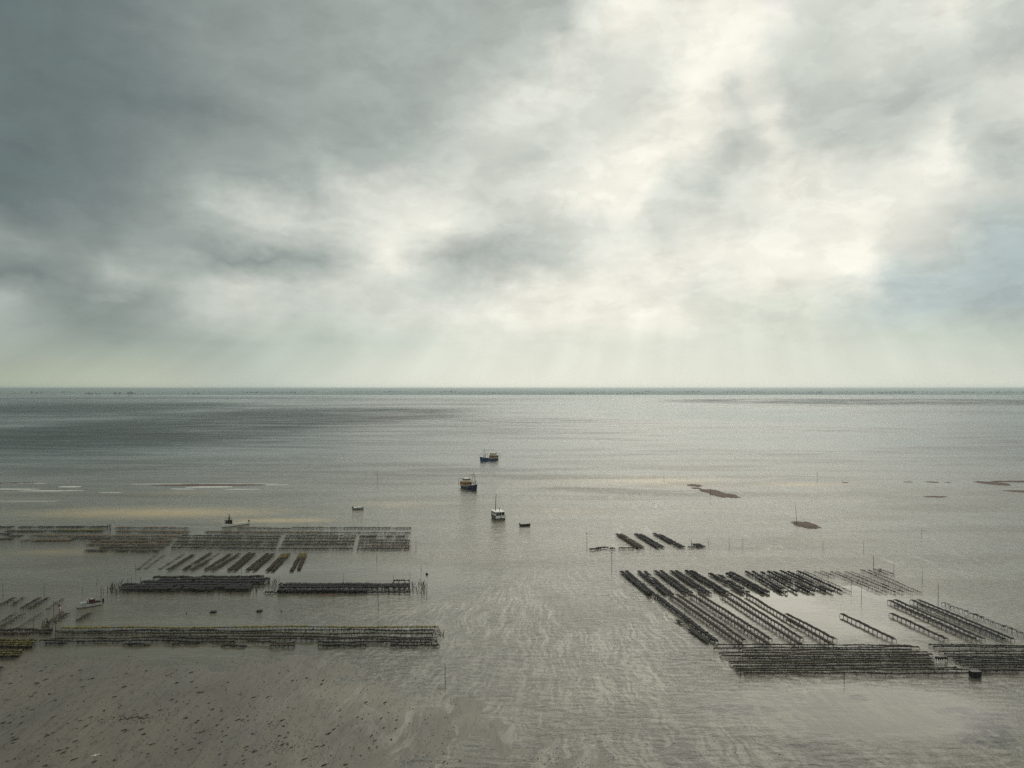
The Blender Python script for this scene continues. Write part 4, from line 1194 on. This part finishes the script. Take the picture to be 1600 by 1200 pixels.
def cutter(px, py, heading, label, hmat, L=24.0, B=6.6):
    x, y, _ = g(px, py)
    root = empty('mussel_cutter', (x, y, 0), heading)
    tag(root, label, 'fishing boat', 'moored fishing cutters')
    st, dk = hull(L, B, 1.9, 3.9, .8, .8, .82, .55, hmat, root)
    dk.build('deck', 'deck_boards', root)
    # aft accommodation in ochre with the wheelhouse on top
    house(root, -9.6, -2.6, -2.35, 2.35, 1.1, 3.9, 'ochre_paint', 'cream_paint', .03, True, 1, (3, 4), 'deckhouse')
    house(root, -7.8, -3.2, -1.8, 1.8, 4.033, 5.9, 'cream_paint', 'white_paint', .05, True, 1, (4, 3), 'wheelhouse')
    # funnel, mast, gantries, hopper coaming, winches, railings
    mb = MB(); mb.tube([(-8.8, 0, 3.9), (-8.9, 0, 6.6)], [.45, .38], 8); mb.build('funnel', 'cream_paint', root)
    mb = MB(); mb.tube([(-5.2, 0, 6.0), (-5.2, 0, 9.0)], [.10, .05], 6); mb.tube([(-5.2, -.9, 7.4), (-5.2, .9, 7.4)], .05, 5); mb.build('radar_mast', 'white_paint', root)
    mb = MB()
    mb.tube([(4.6, -1.6, 1.2), (5.0, -.25, 9.4)], [.15, .10], 6); mb.tube([(4.6, 1.6, 1.2), (5.0, .25, 9.4)], [.15, .10], 6); mb.tube([(5.0, 0, 9.0), (5.0, 0, 11.0)], [.10, .05], 6)
    mb.tube([(4.75, -1.1, 4.2), (4.75, 1.1, 4.2)], .08, 5)
    mb.build('foremast', 'brown_mast', root)
    mb = MB(); mb.tube([(4.8, 0, 3.6), (-1.2, -.4, 7.6)], [.13, .08], 6); mb.build('derrick', 'brown_mast', root)
    mb = MB(); mb.tube([(4.9, 0, 3.4), (9.0, .3, 6.6)], [.11, .07], 6); mb.build('derrick', 'brown_mast', root)
    mb = MB()
    for a, b_ in (((5.0, 0, 9.2), (11.6, 0, 3.9)), ((5.0, 0, 9.2), (-1.2, -.4, 7.6)), ((5.0, 0, 9.2), (9.0, .3, 6.6)), ((-5.2, 0, 8.6), (5.0, 0, 9.2))):
        mb.tube([a, b_], .035, 4)
    mb.build('rigging', 'stake_wood', root)
    for s in (-1, 1):
        mb = MB(); mb.tube([(1.6, s*3.0, 1.3), (1.6, s*3.0, 4.6), (-1.9, s*3.0, 4.6), (-1.9, s*3.0, 1.3)], .14, 5); mb.build('side_gantry', 'grey_paint', root)
    mb = MB()
    mb.tube([(-11.3, -2.4, 1.2), (-11.5, -2.2, 5.2), (-11.5, 2.2, 5.2), (-11.3, 2.4, 1.2)], .13, 6)
    mb.build('stern_gantry', 'grey_paint', root)
    mb = MB(); mb.box(-1.8, 3.6, -1.9, 1.9, 1.1, 2.1); mb.build('hopper_coaming', 'grey_paint', root)
    mb = MB(); mb.box(-1.5, 3.3, -1.6, 1.6, 2.103, 2.2); mb.build('hatch_cover', 'deck_boards', root)
    mb = MB(); mb.tube([(6.6, -1.1, 2.2), (6.6, 1.1, 2.2)], .5, 8); mb.box(6.1, 7.1, -1.3, -1.1, 1.3, 2.7); mb.box(6.1, 7.1, 1.1, 1.3, 1.3, 2.7); mb.build('winch', 'dull_green', root)
    mb = MB()
    for s in (-1, 1):
        for z in (4.45, 4.95): mb.tube([(-9.6, s*2.3, z), (-2.7, s*2.3, z)], .035, 4)
        for k in range(6): mb.tube([(-9.6+k*1.38, s*2.3, 3.95), (-9.6+k*1.38, s*2.3, 4.97)], .035, 4)
    mb.build('railing', 'white_paint', root)
    mb = MB()
    for s in (-1, 1):
        mb.box(-L/2+.5, 3.0, s*B/2*.985-.04, s*B/2*.985+.06, 1.75, 1.9)
    mb.build('rubbing_strake', 'white_paint', root)
    return root


def head(dx, dy): return math.atan2(dy, dx)


cutter(763.5, 719.6, head(-13, -14), 'farthest moored fishing cutter, blue hull, ochre deckhouse, bow to the left', 'navy_paint', 19, 5.6)
cutter(734.5, 764.2, head(9, -17), 'dark navy fishing cutter with ochre deckhouse, bow to the lower right', 'navy_paint_dark', 18, 5.6)

# white boat seen from astern
x, y, _ = g(776.5, 809.5)
root = empty('motor_cruiser', (x, y, 0), head(-3.6, 10))
tag(root, 'white wheelhouse boat seen from astern with a tall leaning mast', 'boat')
st, dk = hull(11.0, 5.0, 1.9, 2.6, .6, .25, .97, .55, 'hull_grey', root)
mb = MB(); mb.box(-5.58, -5.51, -2.42, 2.42, .85, 1.95); mb.build('transom', 'white_paint', root)
dk.build('deck', 'deck_boards', root)
house(root, -4.7, 2.2, -2.2, 2.2, 1.5, 3.5, 'white_paint', 'white_paint', .03, True, 1, (3, 4), 'wheelhouse', .35)
mb = MB(); mb.box(-4.78, -4.72, -1.95, 1.95, 1.95, 3.25); mb.build('doorway_shade_panel', 'black_paint', root)  # black panel standing in for the shade inside the open aft end
mb = MB()
for q in (-1.95, -.65, .65, 1.95): mb.box(-4.86, -4.785, q-.06, q+.06, 1.9, 3.3)
mb.build('shelter_post', 'white_paint', root)
mb = MB(); mb.box(2.3, 3.6, -1.4, 1.4, 1.6, 2.3); mb.build('cabin_trunk', 'white_paint', root)
mb = MB(); mb.tube([(.2, .7, 3.4), (.5, .45, 7.0), (.9, .1, 11.2)], [.20, .15, .10], 6); mb.ball((.28, .6, 4.9), .22, 6, 5); mb.build('mast', 'black_paint', root)
mb = MB(); mb.tube([(-2.2, -.5, 3.4), (-2.2, -.5, 5.2)], [.14, .12], 6); mb.build('exhaust_pipe', 'dark_red', root)
mb = MB(); mb.box(-5.62, -5.565, -.16, .16, .5, 1.7); mb.build('rudder_guard', 'black_paint', root)
mb = MB()
for s in (-1, 1): mb.tube([(-5.2, s*2.1, 1.7), (-5.2, s*2.0, 3.3), (-3.4, s*1.9, 3.35)], .05, 5)
mb.build('awning_frame', 'grey_paint', root)

# dinghy
x, y, _ = g(820.5, 822)
root = empty('dinghy', (x, y, 0), head(4, .6))
tag(root, 'small dark open dinghy in the channel beside the white boat', 'dinghy')
st, dk = hull(4.4, 1.7, .75, 1.1, .3, .5, .8, .5, 'dull_green', root, 'black_paint', 10)
dk.build('floor', 'deck_boards', root)
for xx in (-.9, .5):
    mb = MB(); mb.box(xx-.15, xx+.15, -.68, .68, .5, .56); mb.build('thwart', 'stake_wood', root)
mb = MB(); mb.box(-2.62, -2.18, -.2, .2, .55, 1.35); mb.box(-2.5, -2.32, -.1, .1, -.4, .55); mb.build('outboard_motor', 'black_paint', root)

# speedboat
x, y, _ = g(559.5, 796)
root = empty('speedboat', (x, y, 0), head(5, .35))
tag(root, 'small white speedboat with a windscreen, afloat above the long pale rack', 'motorboat')
st, dk = hull(5.2, 2.0, .85, 1.15, .3, .3, .9, .45, 'grey_paint', root, 'black_paint', 10)
dk.build('cockpit_floor', 'white_paint', root)
mb = MB(); mb.add([(.1, -.85, 1.0), (2.4, -.05, 1.12), (2.4, .05, 1.12), (.1, .85, 1.0), (.1, -.8, 1.25), (.1, .8, 1.25), (1.2, 0, 1.3)], [(0, 1, 6, 4), (1, 2, 6), (2, 3, 5, 6), (4, 6, 5), (0, 4, 5, 3)]); mb.build('foredeck', 'white_paint', root)
mb = MB(); mb.add([(.2, -.75, 1.2), (.2, .75, 1.2), (-.15, .65, 1.85), (-.15, -.65, 1.85), (.26, -.75, 1.2), (.26, .75, 1.2), (-.09, .65, 1.85), (-.09, -.65, 1.85)], [(0, 3, 2, 1), (4, 5, 6, 7), (3, 7, 6, 2), (0, 1, 5, 4), (0, 4, 7, 3), (1, 2, 6, 5)]); mb.build('windscreen', 'white_paint', root)
mb = MB(); mb.box(-2.0, -.5, -.8, .8, .6, 1.0); mb.build('seat', 'white_paint', root)
mb = MB(); mb.box(-3.0, -2.55, -.22, .22, .6, 1.5); mb.box(-2.85, -2.65, -.1, .1, -.4, .6); mb.build('outboard_motor', 'black_paint', root)

# workboat with red shelter
x, y, _ = g(139, 947.5)
root = empty('workboat', (x, y, 0), head(-4.6, -4.2))
tag(root, 'small white workboat with a dark red shelter, moored left of the black block', 'workboat')
st, dk = hull(6.0, 2.1, .85, 1.2, .3, .35, .9, .5, 'pale_grey', root, 'black_paint', 12)
dk.build('deck', 'grey_paint', root)
mb = MB(); mb.box(.6, 2.2, -.7, .7, .8, 1.35); mb.build('foredeck_locker', 'pale_grey', root)
mb = MB(); mb.box(.15, .55, -.95, .95, .6, 1.3); mb.build('thwart', 'black_paint', root)
mb = MB(); mb.box(-1.4, .1, -.85, .85, .62, 1.9); mb.build('shelter', 'dark_red', root)
mb = MB(); mb.box(-1.1, -.3, -.5, .4, 1.903, 2.0); mb.build('shelter_roof', 'pale_grey', root)
mb = MB(); mb.box(-2.7, -1.9, -.7, .7, .6, 1.15); mb.build('engine_box', 'brown_bag', root)
mb = MB(); mb.box(-3.75, -3.32, -.22, .22, .5, 1.5); mb.box(-3.6, -3.45, -.1, .1, -.4, .5); mb.build('outboard_motor', 'black_paint', root)
mb = MB(); mb.tube([(.35, .95, 1.0), (.35, .95, 2.0), (.35, -.95, 2.0), (.35, -.95, 1.0)], .05, 5); mb.build('hoop', 'white_paint', root)

# flat workboat with mast
x, y, _ = g(368, 821)
root = empty('flat_workboat', (x, y, 0), head(-7.6, -8.2))
tag(root, 'pale flat-decked workboat with dark wheelhouse and short mast behind the middle racks', 'workboat')
st, dk = hull(12.0, 3.2, .85, 1.7, .4, .3, .95, .65, 'white_paint', root, 'black_paint', 12)
dk.build('deck', 'pale_deck', root)
house(root, 2.0, 4.2, -1.1, 1.1, .9, 2.7, 'dark_red', 'black_paint', .04, True, 1, (2, 2), 'wheelhouse', .2)
mb = MB(); mb.tube([(3.0, .2, 2.8), (3.1, .3, 5.4)], [.25, .14], 6); mb.box(2.5, 3.6, -.35, .75, 3.5, 3.75); mb.build('mast', 'black_paint', root)
mb = MB(); mb.tube([(4.4, -.9, 1.4), (4.7, -.8, 2.9), (4.7, .8, 2.9), (4.4, .9, 1.4)], .09, 5); mb.build('bow_hoop', 'black_paint', root)
mb = MB()
for k in range(3): mb.box(-3.6+k*1.5, -2.4+k*1.5, -.9, .9, .6, .95)
mb.build('crate_row', 'pale_deck', root)
mb = MB(); mb.box(-6.5, -6.03, -.25, .25, .5, 1.6); mb.box(-6.35, -6.15, -.1, .1, -.4, .5); mb.build('outboard_motor', 'black_paint', root)

# gull gliding low over the flat
x, y, _ = g(149, 1180, 1.5)
root = empty('gull', (x, y, 1.5), head(.6, -1))
tag(root, 'white gull gliding low over the mudflat at the lower left', 'gull')
mb = MB()
prof = [(-.28, .015), (-.2, .045), (-.05, .075), (.1, .07), (.19, .04), (.25, .038), (.30, .02), (.34, .005)]
mb.tube([(a, 0, .02*math.sin(a*6)) for a, r in prof], [r for a, r in prof], 8)
for s in (-1, 1):
    mb.add([(.11, s*.04, .03), (.16, s*.30, .09), (.02, s*.68, .05), (-.04, s*.68, .05), (-.0, s*.30, .08), (-.07, s*.04, .03), (.06, s*.04, .0), (.08, s*.3, .06)],
           [(0, 1, 4, 5), (1, 2, 3, 4), (0, 6, 7, 1), (6, 5, 4, 7), (1, 7, 2), (7, 4, 3, 2)])
mb.add([(-.26, -.02, .0), (-.26, .02, .0), (-.42, .07, .0), (-.42, -.07, .0), (-.34, 0, .015)], [(0, 1, 4), (1, 2, 4), (2, 3, 4), (3, 0, 4), (0, 3, 2, 1)])
mb.build('body', 'feather_white', root)

# ---------------------------------------------------------------- weed and shell clumps on the flat
CL = []
rr = random.Random(77)
for (px, py) in ((110, 1057), (65, 1048), (72, 1063), (55, 1083), (35, 1057), (125, 1062), (140, 1061), (127, 1047), (228, 1048), (130, 1074), (264, 1055), (268, 1053), (300, 1052), (132, 1097), (268, 1094), (312, 1082), (325, 1099), (305, 1130), (196, 1142),
                 (190, 1125), (195, 1124), (200, 1124), (206, 1123), (212, 1122), (218, 1122), (226, 1122), (229, 1119), (125, 1127), (140, 1122), (82, 1122), (35, 1122), (5, 1130), (35, 1130), (73, 1150), (25, 1157), (147, 1192), (116, 1189), (10, 1190), (70, 1197), (220, 1142), (224, 1148),
                 (262, 1143), (292, 1124), (308, 1128), (316, 1145), (345, 1126), (340, 1134), (358, 1139), (354, 1150), (377, 1086), (396, 1090), (417, 1090), (450, 1089), (370, 1127), (378, 1127), (388, 1127), (443, 1126), (445, 1136), (386, 1169), (396, 1176), (342, 1179), (300, 1171), (276, 1172), (237, 1164), (440, 1165), (448, 1164), (456, 1168), (530, 1110), (560, 1120), (594, 1122),
                 (565, 1123), (528, 1134), (595, 1122), (540, 1196), (692, 1191), (505, 1165), (516, 1182), (448, 1153), (488, 1157), (475, 1188), (520, 1140), (580, 1150), (620, 1140), (330, 1110), (250, 1110), (180, 1090), (90, 1175), (50, 1110), (230, 1180)):
    CL.append((px + rr.uniform(-2, 2), py + rr.uniform(-1, 1), 1.0))
while len(CL) < 190:
    px, py = rr.uniform(0, 640), rr.uniform(1035, 1198)
    x, y, _ = g(px, py)
    if flat_h(x, y) > 0.02: CL.append((px, py, rr.uniform(.4, .9)))


def clump(mb, cx, cy, z, L, wd, hgt, ang, r_):
    ca, sa = math.cos(ang), math.sin(ang)
    n = 7
    ring, top = [], []
    for k in range(n):
        th = 2*PI*k/n
        rx = L*.5*(math.cos(th))*r_.uniform(.75, 1.2); ry = wd*.5*math.sin(th)*r_.uniform(.6, 1.3)
        ring.append((cx + rx*ca - ry*sa, cy + rx*sa + ry*ca, z-.04))
        top.append((cx + (rx*ca - ry*sa)*.55, cy + (rx*sa + ry*ca)*.55, z + hgt*r_.uniform(.6, 1.1)))
    mb.add(ring + top, [(k, (k+1) % n, n+(k+1) % n, n+k) for k in range(n)] + [tuple(range(n, 2*n))])


for (px, py, s) in CL:
    x, y, _ = g(px, py)
    z = max(0.0, flat_h(x, y))
    mb = MB()
    ang = rr.gauss(.98, .16)
    L = rr.uniform(.5, 1.7)*s
    clump(mb, 0, 0, 0, L, rr.uniform(.14, .30)*s**.5, rr.uniform(.08, .16), ang, rr)
    if rr.random() < .5: clump(mb, rr.uniform(-.3, .3), rr.uniform(-.3, .3), 0, L*.4, .16, .08, ang, rr)
    o = mb.build('weed_clump', 'brown_weed' if rr.random() < .35 else 'black_weed', None, False, (x, y, z))
    tag(o, 'dark streak of weed and shells lying on the wet mudflat at the lower left', 'weed clump', 'weed clumps strewn over the mudflat')
# fine debris that nobody could count
mb = MB()
k = 0
while k < 2000:
    if rr.random() < .75: px, py = rr.uniform(-30, 720), rr.uniform(1025, 1200)
    else: px, py = rr.choice(((rr.gauss(900, 50), rr.gauss(1190, 8)), (rr.gauss(440, 30), rr.gauss(1165, 10)), (rr.gauss(210, 30), rr.gauss(1125, 5)), (rr.uniform(1090, 1600), rr.uniform(1070, 1200))))
    if py <= 1010: continue
    x, y, _ = g(px, py)
    h = flat_h(x, y)
    k += 1
    if h < -0.03 and rr.random() < .6: continue
    a = rr.gauss(.98, .4); s = rr.uniform(.05, .21)
    clump(mb, x, y, max(0, h), s*rr.uniform(1, 3), s*.7, rr.uniform(.03, .09), a, rr)
tag(mb.build('shell_debris', 'black_weed'), kind='stuff')
mb = MB()
for _ in range(160):
    px, py = rr.gauss(620, 90), rr.gauss(1085, 40)
    if py < 1020 or py > 1198: continue
    x, y, _ = g(px, py)
    clump(mb, x, y, max(0, flat_h(x, y)), rr.uniform(.06, .14), .08, .06, rr.uniform(0, 3), rr)
tag(mb.build('pale_shells', 'foam_white'), kind='stuff')
